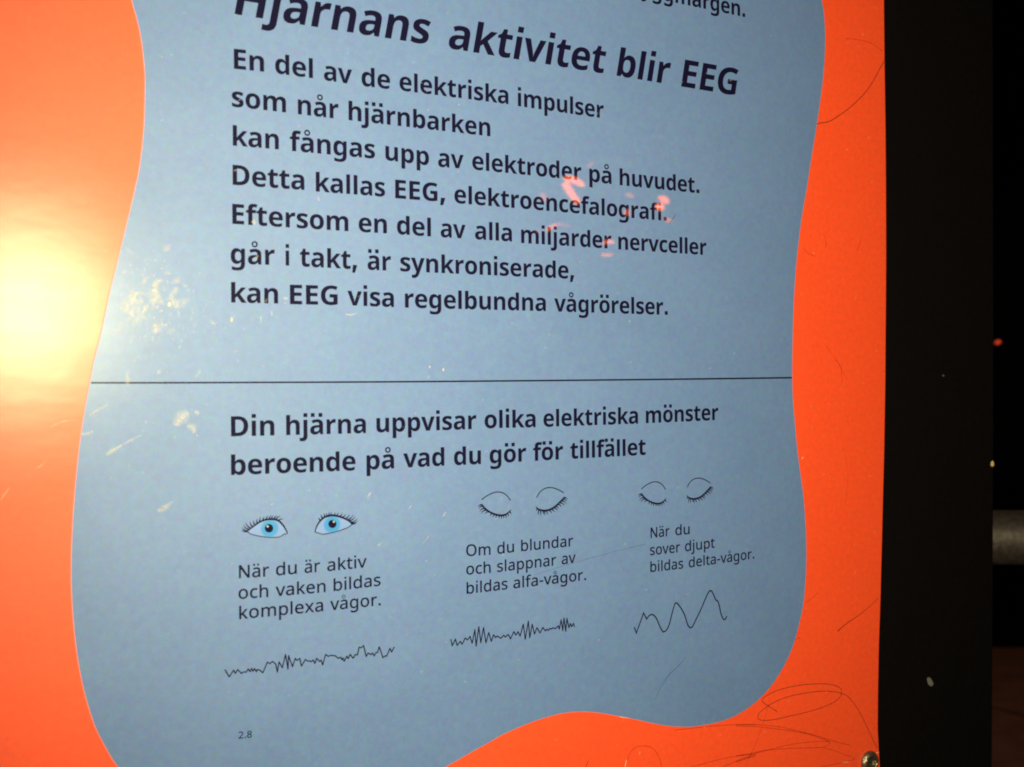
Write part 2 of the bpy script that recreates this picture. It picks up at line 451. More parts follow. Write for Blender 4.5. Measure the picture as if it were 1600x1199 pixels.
# letter outlines: advance, contours (L line to, Q quadratic curve to)
GLYPHS = {
    '*D': (1036, '126 0,L126 1000,L440 1000,Q597 1000 712 944,Q828 888 891 779,Q955 671 955 510,Q955 256 812 128,Q668 0 409 0,L126 0|338 175,L429 175,Q735 175 735 504,Q735 671 662 749,Q590 826 451 826,L338 826,L338 175'),
    '*E': (784, '126 0,L126 1000,L702 1000,L702 826,L338 826,L338 606,L676 606,L676 433,L338 433,L338 175,L702 175,L702 0,L126 0'),
    '*G': (1014, '546 -14,Q322 -14 202 118,Q81 249 81 501,Q81 658 142 773,Q203 888 319 951,Q436 1014 604 1014,Q683 1014 760 997,Q838 980 901 952,L831 783,Q784 807 725 822,Q667 838 602 838,Q510 838 442 796,Q374 753 337 677,Q300 601 300 497,Q300 399 326 324,Q353 248 410 205,Q468 162 560 162,L637 167,L695 176,L695 385,L506 385,L506 562,L902 562,L902 43,Q824 17 739 1,Q654 -14 546 -14'),
    '*H': (1071, '126 0,L126 1000,L338 1000,L338 608,L734 608,L734 1000,L945 1000,L945 0,L734 0,L734 431,L338 431,L338 0,L126 0'),
    '*N': (1139, '126 0,L126 1000,L394 1000,L828 251,L832 251,L825 389,L822 527,L822 1000,L1013 1000,L1013 0,L744 0,L308 756,L303 756,L312 613,L315 471,L315 0,L126 0'),
    '*O': (1115, '557 -14,Q395 -14 289 50,Q183 115 132 231,Q81 347 81 503,Q81 658 132 773,Q183 888 289 952,Q395 1015 559 1015,Q721 1015 826 952,Q931 888 982 772,Q1034 657 1034 501,Q1034 346 982 230,Q931 115 826 50,Q721 -14 557 -14|557 164,Q693 164 752 254,Q811 345 811 501,Q811 660 752 749,Q693 839 559 839,Q424 839 364 749,Q304 660 304 501,Q304 345 364 254,Q424 164 557 164'),
    '*a': (846, '296 -14,Q193 -14 126 46,Q59 105 59 228,Q59 350 144 408,Q230 466 401 472,L534 476,L534 510,Q534 570 502 598,Q471 626 415 626,Q359 626 305 610,Q252 594 199 570,L130 711,Q192 744 267 762,Q342 780 423 780,Q577 780 659 714,Q741 647 741 510,L741 0,L595 0,L555 104,L549 104,Q500 42 445 14,Q391 -14 296 -14|374 139,Q441 139 487 179,Q534 218 534 291,L534 354,L452 352,Q352 349 312 315,Q273 282 273 227,Q273 179 301 159,Q329 139 374 139'),
    '*b': (887, '529 -14,Q445 -14 397 16,Q349 46 318 84,L304 84,L269 0,L109 0,L109 1064,L318 1064,L318 817,L315 731,L310 665,L318 665,Q349 713 401 746,Q452 779 535 779,Q664 779 744 679,Q824 578 824 384,Q824 188 742 87,Q661 -14 529 -14|471 155,Q535 155 573 215,Q611 275 611 387,Q611 499 572 555,Q534 612 468 612,Q387 612 354 562,Q321 511 318 408,L318 385,Q318 275 351 215,Q384 155 471 155'),
    '*c': (720, '420 -14,Q249 -14 156 81,Q63 175 63 378,Q63 518 111 606,Q158 695 243 737,Q328 779 438 779,Q517 779 575 763,Q633 748 676 727,L615 566,L523 598,Q480 611 438 611,Q276 611 276 380,Q276 265 319 210,Q361 155 438 155,Q504 155 555 173,Q605 190 653 221,L653 43,Q605 13 553 -1,Q500 -14 420 -14'),
    '*d': (887, '352 -14,Q224 -14 144 86,Q63 186 63 381,Q63 577 144 678,Q225 779 357 779,Q440 779 493 746,Q546 714 577 667,L584 667,L574 732,Q569 774 569 819,L569 1064,L777 1064,L777 0,L618 0,L577 99,L569 99,Q538 52 486 19,Q434 -14 352 -14|424 153,Q511 153 546 204,Q581 255 583 357,L583 380,Q583 492 548 550,Q514 609 422 609,Q353 609 314 550,Q275 490 275 378,Q275 266 314 209,Q353 153 424 153'),
    '*e': (828, '455 -14,Q340 -14 252 29,Q164 71 113 158,Q63 245 63 377,Q63 511 109 600,Q154 689 235 734,Q317 779 424 779,Q583 779 675 688,Q768 598 767 431,L767 331,L275 331,Q277 242 327 192,Q377 141 465 141,Q539 141 599 156,Q660 171 724 202,L724 41,Q668 13 606 -1,Q543 -14 455 -14|279 469,L571 469,Q570 539 535 585,Q500 630 426 630,Q366 630 326 591,Q286 552 279 469'),
    '*f': (542, '143 0,L143 608,L28 608,L28 709,L143 765,L143 821,Q143 919 176 973,Q209 1027 270 1049,Q331 1071 413 1071,Q475 1071 525 1062,Q574 1052 605 1039,L552 887,L500 900,Q472 906 436 906,Q392 906 372 880,Q352 853 352 812,L352 765,L532 765,L532 608,L352 608,L352 0,L143 0'),
    '*g': (887, '395 -336,Q314 -336 244 -326,Q175 -317 109 -291,L109 -125,Q251 -183 408 -183,Q569 -183 569 -10,L569 6,L571 55,L574 99,L569 99,Q529 39 475 13,Q420 -14 352 -14,Q216 -14 139 90,Q63 195 63 381,Q63 569 141 674,Q220 779 357 779,Q499 779 578 667,L584 667,L601 765,L777 765,L777 -1,Q777 -165 681 -251,Q584 -336 395 -336|426 150,Q506 150 544 195,Q583 241 583 354,L583 380,Q583 503 545 556,Q507 609 423 609,Q276 609 276 378,Q276 150 426 150'),
    '*h': (920, '109 0,L109 1064,L318 1064,L318 847,L314 739,L308 667,L319 667,Q356 725 413 752,Q471 779 541 779,Q665 779 740 712,Q815 646 815 499,L815 0,L606 0,L606 447,Q606 612 483 612,Q389 612 354 547,Q318 482 318 360,L318 0,L109 0'),
    '*i': (427, '109 0,L109 765,L318 765,L318 0,L109 0'),
    '*j': (427, '48 -336,L-26 -331,L-90 -319,L-90 -155,L-42 -165,L8 -168,Q50 -168 80 -144,Q109 -120 109 -52,L109 765,L318 765,L318 -83,Q318 -153 291 -210,Q265 -268 205 -302,Q146 -336 48 -336'),
    '*k': (868, '109 0,L109 1064,L318 1064,L318 588,L314 502,L307 416,L310 416,L353 475,L401 532,L615 765,L850 765,L546 433,L868 0,L627 0,L408 310,L318 238,L318 0,L109 0'),
    '*l': (427, '109 0,L109 1064,L318 1064,L318 0,L109 0'),
    '*m': (1375, '109 0,L109 765,L269 765,L297 667,L308 667,Q343 725 404 752,Q465 779 531 779,Q615 779 674 751,Q732 724 763 667,L782 667,Q817 725 879 752,Q941 779 1007 779,Q1137 779 1204 712,Q1270 646 1270 499,L1270 0,L1062 0,L1062 447,Q1062 612 947 612,Q864 612 829 553,Q794 494 794 384,L794 0,L585 0,L585 447,Q585 612 471 612,Q384 612 351 547,Q318 482 318 360,L318 0,L109 0'),
    '*n': (920, '109 0,L109 765,L269 765,L297 667,L308 667,Q345 725 408 752,Q472 779 543 779,Q667 779 741 712,Q815 646 815 499,L815 0,L606 0,L606 447,Q606 529 577 571,Q548 612 483 612,Q388 612 353 547,Q318 482 318 360,L318 0,L109 0'),
    '*o': (867, '431 -14,Q325 -14 242 32,Q158 78 111 167,Q63 256 63 384,Q63 574 162 676,Q262 779 436 779,Q543 779 626 732,Q709 686 756 599,Q804 511 804 384,Q804 193 704 90,Q604 -14 431 -14|434 154,Q517 154 554 212,Q591 270 591 384,Q591 497 554 554,Q517 611 433 611,Q350 611 313 554,Q276 497 276 384,Q276 270 313 212,Q350 154 434 154'),
    '*p': (887, '109 -336,L109 765,L279 765,L308 665,L318 665,Q349 711 401 745,Q452 779 535 779,Q664 779 744 679,Q824 578 824 384,Q824 189 741 88,Q658 -14 529 -14,Q447 -14 398 16,Q349 46 318 84,L307 84,Q318 25 318 -28,L318 -336,L109 -336|471 155,Q542 155 576 215,Q611 275 611 387,Q611 612 468 612,Q387 612 354 562,Q321 511 318 408,L318 385,Q318 275 351 215,Q384 155 471 155'),
    '*r': (636, '109 0,L109 765,L267 765,L298 636,L308 636,Q342 695 401 737,Q459 779 536 779,L573 777,L606 773,L591 577,L562 582,L529 584,Q476 584 427 565,Q378 546 348 504,Q318 462 318 389,L318 0,L109 0'),
    '*s': (696, '317 -14,Q237 -14 179 -4,Q122 7 64 31,L64 203,Q126 175 197 157,Q269 139 324 139,Q385 139 411 157,Q437 175 437 204,Q437 224 426 239,Q416 255 381 275,Q346 294 272 325,Q200 356 154 386,Q108 416 85 459,Q63 501 63 566,Q63 672 146 725,Q228 779 366 779,Q437 779 501 765,Q566 751 634 718,L571 569,Q515 592 465 609,Q415 625 363 625,Q270 625 270 574,Q270 556 282 541,Q294 527 328 510,L430 465,Q496 438 543 410,Q591 381 617 338,Q643 296 643 227,Q643 111 561 48,Q479 -14 317 -14'),
    '*t': (608, '371 -14,Q303 -14 249 8,Q195 31 163 86,Q132 141 132 239,L132 608,L32 608,L32 696,L147 766,L207 927,L340 927,L340 765,L555 765,L555 608,L340 608,L340 239,Q340 196 366 174,Q391 153 431 153,Q466 153 499 160,L563 176,L563 21,Q529 7 480 -4,Q430 -14 371 -14'),
    '*u': (920, '377 -14,Q254 -14 179 53,Q105 119 105 266,L105 765,L314 765,L314 318,Q314 237 343 195,Q373 153 437 153,Q532 153 567 218,Q602 283 602 405,L602 765,L811 765,L811 0,L651 0,L623 98,L612 98,Q576 39 512 13,Q448 -14 377 -14'),
    '*v': (797, '291 0,L0 765,L218 765,L366 329,Q378 290 386 248,Q394 206 395 172,L401 172,Q405 248 431 329,L578 765,L797 765,L506 0,L291 0'),
    '*x': (810, '7 0,L266 391,L20 765,L256 765,L405 521,L555 765,L791 765,L542 391,L803 0,L566 0,L405 262,L244 0,L7 0'),
    '*y': (797, '154 -336,L93 -333,L48 -325,L48 -160,L85 -165,L130 -168,Q196 -168 235 -128,Q273 -88 291 -32,L304 6,L0 765,L228 765,L373 335,Q384 304 389 271,L398 202,L402 202,L414 271,L431 335,L573 765,L797 765,L473 -98,Q430 -217 347 -277,Q263 -336 154 -336'),
    ',': (375, '57 -181,L97 -6,Q118 90 127 162,L259 162,L269 147,Q251 73 216 -16,L148 -181,L57 -181'),
    '-': (451, '56 321,L56 430,L395 430,L395 321,L56 321'),
    '.': (375, '186 -20,Q151 -20 126 3,Q101 25 101 76,Q101 127 126 148,Q151 169 186 169,Q223 169 249 148,Q275 127 275 76,Q275 25 249 3,Q223 -20 186 -20'),
    '2': (801, '67 0,L67 102,L329 367,Q405 443 457 501,Q508 560 535 617,Q562 674 562 741,Q562 824 513 866,Q464 909 385 909,Q312 909 257 884,Q202 859 144 814,L78 896,Q137 945 214 980,Q290 1014 385 1014,Q525 1014 606 943,Q688 873 688 748,Q688 669 655 602,Q623 534 566 466,Q508 399 431 324,L223 118,L223 112,L728 112,L728 0,L67 0'),
    '8': (801, '403 -14,Q242 -14 155 57,Q69 127 69 255,Q69 324 97 374,Q126 424 174 461,Q221 497 276 522,Q203 564 152 624,Q101 683 101 776,Q101 853 140 905,Q179 958 246 986,Q314 1014 399 1014,Q531 1014 615 952,Q699 891 699 775,Q699 714 673 669,Q647 625 604 590,Q560 556 508 529,Q570 500 620 463,Q671 426 701 377,Q731 328 731 259,Q731 133 642 60,Q553 -14 403 -14|405 577,Q478 608 527 651,Q577 695 577 770,Q577 840 528 877,Q479 915 398 915,Q321 915 271 877,Q221 840 221 770,Q221 718 246 683,Q270 648 312 624,Q354 599 405 577|401 84,Q503 84 557 132,Q611 181 611 258,Q611 331 553 379,Q496 427 401 464,L378 472,Q286 433 237 382,Q189 331 189 254,Q189 181 241 132,Q293 84 401 84'),
    'D': (1022, '136 0,L136 1000,L444 1000,Q595 1000 706 944,Q817 888 877 779,Q937 671 937 510,Q937 256 799 128,Q661 0 415 0,L136 0|262 108,L398 108,Q804 108 804 506,Q804 706 705 799,Q606 892 426 892,L262 892,L262 108'),
    'E': (779, '136 0,L136 1000,L695 1000,L695 889,L262 889,L262 577,L669 577,L669 468,L262 468,L262 111,L695 111,L695 0,L136 0'),
    'G': (1020, '564 -14,Q409 -14 303 48,Q196 111 141 226,Q85 342 85 500,Q85 657 147 772,Q209 887 324 950,Q440 1014 604 1014,Q688 1014 763 999,Q838 983 902 955,L854 846,Q801 870 735 887,Q668 903 597 903,Q417 903 317 796,Q217 688 217 500,Q217 381 256 289,Q294 197 377 146,Q459 95 594 95,Q660 95 706 102,L790 119,L790 416,L570 416,L570 528,L916 528,L916 38,Q835 11 752 -1,Q669 -14 564 -14'),
    'H': (1038, '136 0,L136 1000,L262 1000,L262 577,L775 577,L775 1000,L901 1000,L901 0,L775 0,L775 466,L262 466,L262 0,L136 0'),
    'N': (1064, '136 0,L136 1000,L282 1000,L815 172,L821 172,L817 239,L813 338,L811 436,L811 1000,L929 1000,L929 0,L782 0,L246 831,L241 831,L249 709,L252 559,L252 0,L136 0'),
    'O': (1094, '548 -14,Q392 -14 289 50,Q186 115 136 231,Q85 347 85 503,Q85 657 136 772,Q186 887 289 951,Q392 1015 549 1015,Q699 1015 801 952,Q903 888 956 772,Q1008 657 1008 501,Q1008 346 956 230,Q903 115 801 50,Q699 -14 548 -14|548 95,Q718 95 797 204,Q875 312 875 501,Q875 690 797 798,Q718 905 549 905,Q380 905 299 798,Q218 690 218 501,Q218 312 298 204,Q378 95 548 95'),
    'a': (786, '301 -14,Q199 -14 132 40,Q64 94 64 209,Q64 321 153 382,Q241 443 424 448,L552 452,L552 497,Q552 591 511 627,Q471 664 396 664,Q338 664 284 646,Q231 629 185 606,L147 699,Q196 725 263 744,Q331 763 403 763,Q541 763 606 703,Q672 643 672 511,L672 0,L583 0,L559 106,L553 106,Q504 45 450 15,Q396 -14 301 -14|329 85,Q424 85 487 138,Q550 190 550 300,L550 367,L440 363,Q300 357 246 318,Q192 279 192 207,Q192 144 230 115,Q269 85 329 85'),
    'b': (861, '475 -14,Q387 -14 331 18,Q275 50 242 95,L232 95,L207 0,L119 0,L119 1064,L242 1064,L242 805,L240 716,L235 651,L242 651,Q274 699 331 731,Q387 763 475 763,Q615 763 700 666,Q784 569 784 375,Q784 182 699 84,Q613 -14 475 -14|457 88,Q557 88 607 162,Q657 237 657 377,Q657 661 454 661,Q335 661 289 592,Q242 524 242 380,L242 374,Q242 235 288 162,Q333 88 457 88'),
    'c': (672, '420 -14,Q321 -14 243 27,Q165 67 121 153,Q77 238 77 371,Q77 510 123 597,Q169 683 249 724,Q328 765 429 765,Q486 765 539 753,Q592 741 626 724,L588 622,L510 646,Q465 657 426 657,Q204 657 204 373,Q204 237 258 165,Q312 92 419 92,Q480 92 527 105,Q574 118 613 136,L613 27,Q576 7 530 -4,Q485 -14 420 -14'),
    'd': (861, '385 -14,Q245 -14 161 83,Q77 181 77 374,Q77 567 162 666,Q247 765 387 765,Q473 765 529 732,Q584 700 619 654,L627 654,L623 708,L619 765,L619 1064,L742 1064,L742 0,L643 0,L625 101,L619 101,Q585 53 529 20,Q473 -14 385 -14|405 88,Q524 88 572 153,Q620 218 620 350,L620 373,Q620 513 574 588,Q528 662 403 662,Q304 662 254 583,Q204 504 204 371,Q204 237 254 162,Q304 88 405 88'),
    'e': (790, '438 -14,Q332 -14 250 29,Q168 73 123 159,Q77 245 77 370,Q77 493 118 581,Q160 669 235 717,Q310 765 409 765,Q506 765 575 723,Q644 681 681 604,Q718 528 718 426,L718 352,L204 352,Q207 224 270 158,Q332 91 444 91,Q515 91 571 104,Q626 118 685 143,L685 35,Q627 10 571 -2,Q515 -14 438 -14|207 450,L590 450,Q590 545 546 604,Q501 664 408 664,Q319 664 268 607,Q217 550 207 450'),
    'f': (482, '153 0,L153 655,L21 655,L21 713,L153 755,L153 798,Q153 944 217 1008,Q282 1071 396 1071,Q441 1071 478 1064,L542 1046,L510 950,L458 964,Q429 971 398 971,Q336 971 306 929,Q276 888 276 800,L276 751,L465 751,L465 655,L276 655,L276 0,L153 0'),
    'g': (861, '406 -336,Q241 -336 136 -289,L136 -175,Q246 -234 413 -234,Q510 -234 565 -177,Q620 -120 620 -22,L620 99,Q543 -14 387 -14,Q241 -14 159 88,Q77 190 77 374,Q77 553 159 659,Q241 765 385 765,Q459 765 519 737,Q578 709 620 651,L627 651,L644 751,L742 751,L742 -13,Q742 -174 660 -255,Q578 -336 406 -336|405 87,Q518 87 570 148,Q622 209 622 345,L622 374,Q622 528 569 595,Q515 661 402 661,Q308 661 256 586,Q204 511 204 373,Q204 234 256 160,Q307 87 405 87'),
    'h': (866, '119 0,L119 1064,L242 1064,L242 752,Q242 696 235 647,L244 647,Q280 704 342 734,Q405 763 478 763,Q615 763 683 698,Q752 633 752 489,L752 0,L630 0,L630 480,Q630 661 462 661,Q336 661 289 590,Q242 520 242 388,L242 0,L119 0'),
    'i': (361, '119 0,L119 751,L242 751,L242 0,L119 0'),
    'j': (361, '31 -336,Q-4 -336 -31 -331,L-77 -319,L-77 -220,L-34 -230,L15 -234,Q60 -234 90 -209,Q119 -185 119 -116,L119 751,L242 751,L242 -112,Q242 -217 192 -277,Q141 -336 31 -336'),
    'k': (748, '119 0,L119 1064,L241 1064,L241 508,L239 450,L235 387,L241 387,L266 419,L300 461,L331 497,L570 751,L714 751,L410 430,L735 0,L587 0,L326 350,L241 276,L241 0,L119 0'),
    'l': (361, '119 0,L119 1064,L242 1064,L242 0,L119 0'),
    'm': (1309, '119 0,L119 751,L218 751,L237 648,L244 648,Q279 707 338 736,Q398 765 465 765,Q641 765 695 639,L702 639,Q739 703 805 734,Q870 765 943 765,Q1070 765 1133 700,Q1196 634 1196 489,L1196 0,L1074 0,L1074 483,Q1074 661 922 661,Q812 661 765 598,Q718 535 718 415,L718 0,L597 0,L597 483,Q597 661 443 661,Q329 661 286 591,Q242 521 242 389,L242 0,L119 0'),
    'n': (866, '119 0,L119 751,L218 751,L237 648,L244 648,Q280 707 345 736,Q409 765 480 765,Q615 765 683 700,Q752 634 752 489,L752 0,L630 0,L630 480,Q630 661 462 661,Q338 661 290 591,Q242 521 242 389,L242 0,L119 0'),
    'o': (847, '422 -14,Q322 -14 244 32,Q167 77 122 165,Q77 252 77 377,Q77 563 171 664,Q265 765 426 765,Q528 765 606 719,Q683 674 728 588,Q772 501 772 377,Q772 190 677 88,Q583 -14 422 -14|424 88,Q538 88 591 166,Q644 244 644 377,Q644 510 591 585,Q538 661 423 661,Q308 661 256 585,Q204 510 204 377,Q204 244 257 166,Q310 88 424 88'),
    'p': (861, '119 -336,L119 751,L220 751,L237 648,L242 648,Q276 697 331 731,Q385 765 476 765,Q615 765 700 668,Q784 571 784 377,Q784 185 700 85,Q615 -14 475 -14,Q388 -14 331 19,Q275 52 242 95,L234 95,L239 35,L242 -28,L242 -336,L119 -336|457 88,Q525 88 569 126,Q613 164 635 229,Q657 294 657 378,Q657 507 607 584,Q557 661 454 661,Q339 661 292 597,Q245 532 242 401,L242 377,Q242 238 288 163,Q333 88 457 88'),
    'r': (578, '119 0,L119 751,L220 751,L234 613,L239 613,Q276 675 333 720,Q391 765 469 765,L515 763,L557 756,L542 643,L502 650,L461 653,Q403 653 353 621,Q303 590 272 533,Q242 476 242 401,L242 0,L119 0'),
    's': (671, '308 -14,Q230 -14 173 -1,Q116 11 73 34,L73 146,Q118 123 181 104,Q245 85 311 85,Q405 85 447 116,Q489 146 489 196,Q489 224 473 246,Q458 269 418 291,Q378 314 304 342,Q231 370 179 398,Q127 426 99 465,Q71 504 71 566,Q71 661 149 713,Q227 765 353 765,Q422 765 481 751,Q541 738 592 714,L550 616,Q503 636 451 650,Q399 664 345 664,Q269 664 229 639,Q189 615 189 573,Q189 542 207 520,Q225 499 268 478,L382 430,Q454 403 504 375,Q555 346 581 307,Q608 267 608 207,Q608 98 527 42,Q445 -14 308 -14'),
    't': (506, '349 -14,Q290 -14 240 6,Q190 27 160 77,Q129 127 129 218,L129 655,L22 655,L22 714,L130 763,L179 923,L252 923,L252 751,L469 751,L469 655,L252 655,L252 221,Q252 153 285 120,Q318 87 370 87,L427 92,L475 102,L475 8,Q455 -1 419 -8,Q382 -14 349 -14'),
    'u': (866, '384 -14,Q248 -14 179 51,Q111 116 111 259,L111 751,L235 751,L235 267,Q235 88 402 88,Q527 88 575 158,Q623 228 623 360,L623 751,L746 751,L746 0,L646 0,L627 99,L622 99,Q585 41 521 13,Q457 -14 384 -14'),
    'v': (711, '284 0,L0 751,L132 751,L291 308,L315 239,L338 167,L352 109,L357 109,L373 168,L397 241,L420 308,L580 751,L711 751,L426 0,L284 0'),
    'x': (741, '25 0,L297 384,L38 751,L178 751,L371 468,L563 751,L702 751,L443 384,L716 0,L576 0,L371 300,L164 0,L25 0'),
    'y': (714, '118 -336,L59 -333,L15 -325,L15 -227,L53 -232,L98 -235,Q162 -235 202 -199,Q241 -162 265 -102,L304 -3,L1 751,L133 751,L296 324,L333 216,Q350 165 359 119,L364 119,L390 211,L429 325,L581 751,L714 751,L391 -104,Q352 -210 289 -273,Q227 -336 118 -336'),
}

# ------------------------------------------------------------------ text outlines
def parse(s):
    """contours of a glyph as dense polylines; 1000 units = capital height"""
    res = []
    for c in s.split('|'):
        tk = c.split(',')
        x, y = map(float, tk[0].split())
        pts = [(x, y)]
        for t in tk[1:]:
            v = list(map(float, t[1:].split()))
            if t[0] == 'L':
                x, y = v; pts.append((x, y))
            else:
                cx, cy, nx, ny = v
                for k in range(1, 5):
                    a = k / 4.0
                    pts.append(((1 - a) ** 2 * x + 2 * a * (1 - a) * cx + a * a * nx,
                                (1 - a) ** 2 * y + 2 * a * (1 - a) * cy + a * a * ny))
                x, y = nx, ny
        out = [pts[0]]
        for q in pts[1:]:
            if abs(q[0] - out[-1][0]) + abs(q[1] - out[-1][1]) > 1.5:
                out.append(q)
        if abs(out[0][0] - out[-1][0]) + abs(out[0][1] - out[-1][1]) < 2:
            out.pop()
        res.append(out)
    return res


def embolden(poly, d):
    """move the outline d to its outer side (TrueType winding)"""
    n = len(poly); out = []
    for i in range(n):
        a = Vector(poly[i - 1]); p = Vector(poly[i]); b = Vector(poly[(i + 1) % n])
        t1 = (p - a).normalized(); t2 = (b - p).normalized()
        n1 = Vector((-t1.y, t1.x)); n2 = Vector((-t2.y, t2.x))
        m = n1 + n2
        if m.length < 0.2:
            m = n1.copy()
        m.normalize()
        k = min(1.0 / max(m.dot(n1), 0.35), 1.8)
        q = p + m * (d * k)
        out.append((q.x, q.y))
    return out


def square(cx, cy, w, h=None):
    h = h or w
    return [(cx - w / 2, cy - h / 2), (cx - w / 2, cy + h / 2), (cx + w / 2, cy + h / 2), (cx + w / 2, cy - h / 2)]


def circle(cx, cy, r, n=24, rev=False):
    c = [(cx + r * math.cos(2 * math.pi * i / n), cy - r * math.sin(2 * math.pi * i / n)) for i in range(n)]
    return c[::-1] if rev else c


WEIGHT = {'bold': 2, 'regular': 17}
_cache = {}


def glyph(ch, style):
    key = (ch, style)
    if key in _cache:
        return _cache[key]
    off = WEIGHT[style]
    stem = (209 if style == 'bold' else 127) + 2 * off
    base = {'å': 'a', 'ä': 'a', 'ö': 'o'}.get(ch, ch)
    adv, s = GLYPHS['*' + base if style == 'bold' and '*' + base in GLYPHS else base]
    if base == '.':
        w = stem * (1.08 if style == 'bold' else 1.15)
        cs = [square(110 + w / 2, w / 2, w)]
        adv = 220 + w
    elif base == ',':
        w = stem * 1.05
        cs = [[(60, -190), (105, w), (105 + w * 1.12, w), (60 + w * .72, -190)]]
        adv = 215 + w
    else:
        cs = parse(s)
        if base in 'bdhkl':
            cs = [[(x, y if y < 830 else 830 + (y - 830) * 0.83) for x, y in c] for c in cs]
        cs = [embolden(c, off) for c in cs]
        # keep the capital and x heights after emboldening
        cs = [[(x, y * 1000.0 / (1000.0 + off) if y > 0 else y) for x, y in c] for c in cs]
        if off:
            sh = lambda y: off * max(0.0, min(1.0, 1 + y / 320.0 if y < 0 else 1 - y / 500.0))
            cs = [[(x, y + sh(y)) for x, y in c] for c in cs]
        adv = adv + 2 * off * 0.9
    allx = [x for c in cs for x, y in c]
    cx = (min(allx) + max(allx)) / 2
    d = stem * 0.98
    if ch == 'i':
        cs.append(square(cx, 870 + 0.62 * d, d, d * 0.95))
    if ch == 'j':
        cx = max(allx) - stem / 2
        cs.append(square(cx, 870 + 0.62 * d, d, d * 0.95))
    if ch in 'äö':
        cs.append(square(cx - 0.92 * d - 12, 870 + 0.62 * d, d * 0.98)); cs.append(square(cx + 0.92 * d + 12, 870 + 0.62 * d, d * 0.98))
    if ch == 'å':
        r = 158 if style == 'bold' else 150
        t = 78 if style == 'bold' else 58
        cs.append(circle(cx + 8, 850 + r, r)); cs.append(circle(cx + 8, 850 + r, r - t, rev=True))
    _cache[key] = (adv, cs)
    return _cache[key]


KERN = {('k', 'a'): -15, ('r', 'g'): -10, ('v', 'å'): -15, ('v', 'a'): -15, ('f', 'ö'): -10}


def word_shape(word, style):
    x = 0.0; cs = []
    for i, ch in enumerate(word):
        adv, g = glyph(ch, style)
        for c in g:
            cs.append([(px + x, py) for px, py in c])
        x += adv - (24 if style == 'bold' else 12) + (KERN.get((ch, word[i + 1]), 0) if i + 1 < len(word) else 0)
    return cs


def lerp_line(pts, x):
    for (x0, y0), (x1, y1) in zip(pts, pts[1:]):
        if x <= x1 or (x1, y1) == pts[-1]:
            return y0 + (y1 - y0) * (x - x0) / (x1 - x0)


Y_TEXT = -0.00085


def text_line(words, base, cap, style, parent, mat, slant=0.0, label=None):
    """words = [(word, left ink pixel, right ink pixel)]; base = baseline points;
    cap = capital height in metres"""
    contours = []
    for word, xl, xr in words:
        cs = word_shape(word, style)
        xs = [x for c in cs for x, y in c]
        a, b = min(xs), max(xs)
        A = hit_y(xl, lerp_line(base, xl), Y_TEXT); B = hit_y(xr, lerp_line(base, xr), Y_TEXT)
        A = Vector((A.x, A.z)); B = Vector((B.x, B.z))
        ux = (B - A) / (b - a)
        for c in cs:
            q = []
            for x, y in c:
                v = A + ux * (x - a + 0.0)
                yy = y / 1000.0 * cap
                q.append((v.x + slant * yy, v.y + yy))
            contours.append(q)
    o = fill_contours('text_line', contours, Y_TEXT, mat, parent)
    if label:
        o['label'] = label
    return o


# ------------------------------------------------------------------ the board
board = thing('exhibit_board', 'glossy orange museum board with a wavy blue sheet of Swedish text and eye drawings', 'information board')

RIGHT = [(1379, -160), (1380.5, -70), (1381.5, 0), (1382.5, 100), (1384, 200), (1384.7, 300), (1385, 400), (1384.5, 480),
         (1383.6, 600), (1382, 700), (1380.5, 760), (1378, 860), (1376.3, 930), (1373.6, 1010), (1372.3, 1080),
         (1371.8, 1140), (1373.4, 1170), (1375, 1199), (1376, 1260), (1374, 1330)]


def slab_from_pixels(name, pix, y_front, y_back, mat, parent, back_mat=None, bevel=0.0):
    F = [hit_y(px, py, y_front) for px, py in pix]
    n = len(F)
    bm = bmesh.new()
    f = [bm.verts.new(v) for v in F]
    b = [bm.verts.new((v.x, y_back, v.z)) for v in F]
    bm.faces.new(f)
    bm.faces.new(b[::-1])
    for i in range(n):
        j = (i + 1) % n
        bm.faces.new((f[i], b[i], b[j], f[j]))
    if bevel:
        bmesh.ops.recalc_face_normals(bm, faces=bm.faces)
        es = [e for e in bm.edges if all(abs(v.co.y - y_front) < 1e-6 for v in e.verts)]
        bmesh.ops.bevel(bm, geom=es, offset=bevel, segments=2, affect='EDGES')
    return bm_obj(name, bm, mat, parent)


orange = slab_from_pixels('orange_sheet', [(-420, -160)] + RIGHT + [(-420, 1330)], 0.0, 0.004, M_ORANGE, board, bevel=0.0003)
core = slab_from_pixels('board_core', [(-419, -159)] + [(x - 1.0, y) for x, y in RIGHT] + [(-419, 1329)],
                        0.0041, 0.010, M_CORE, board)

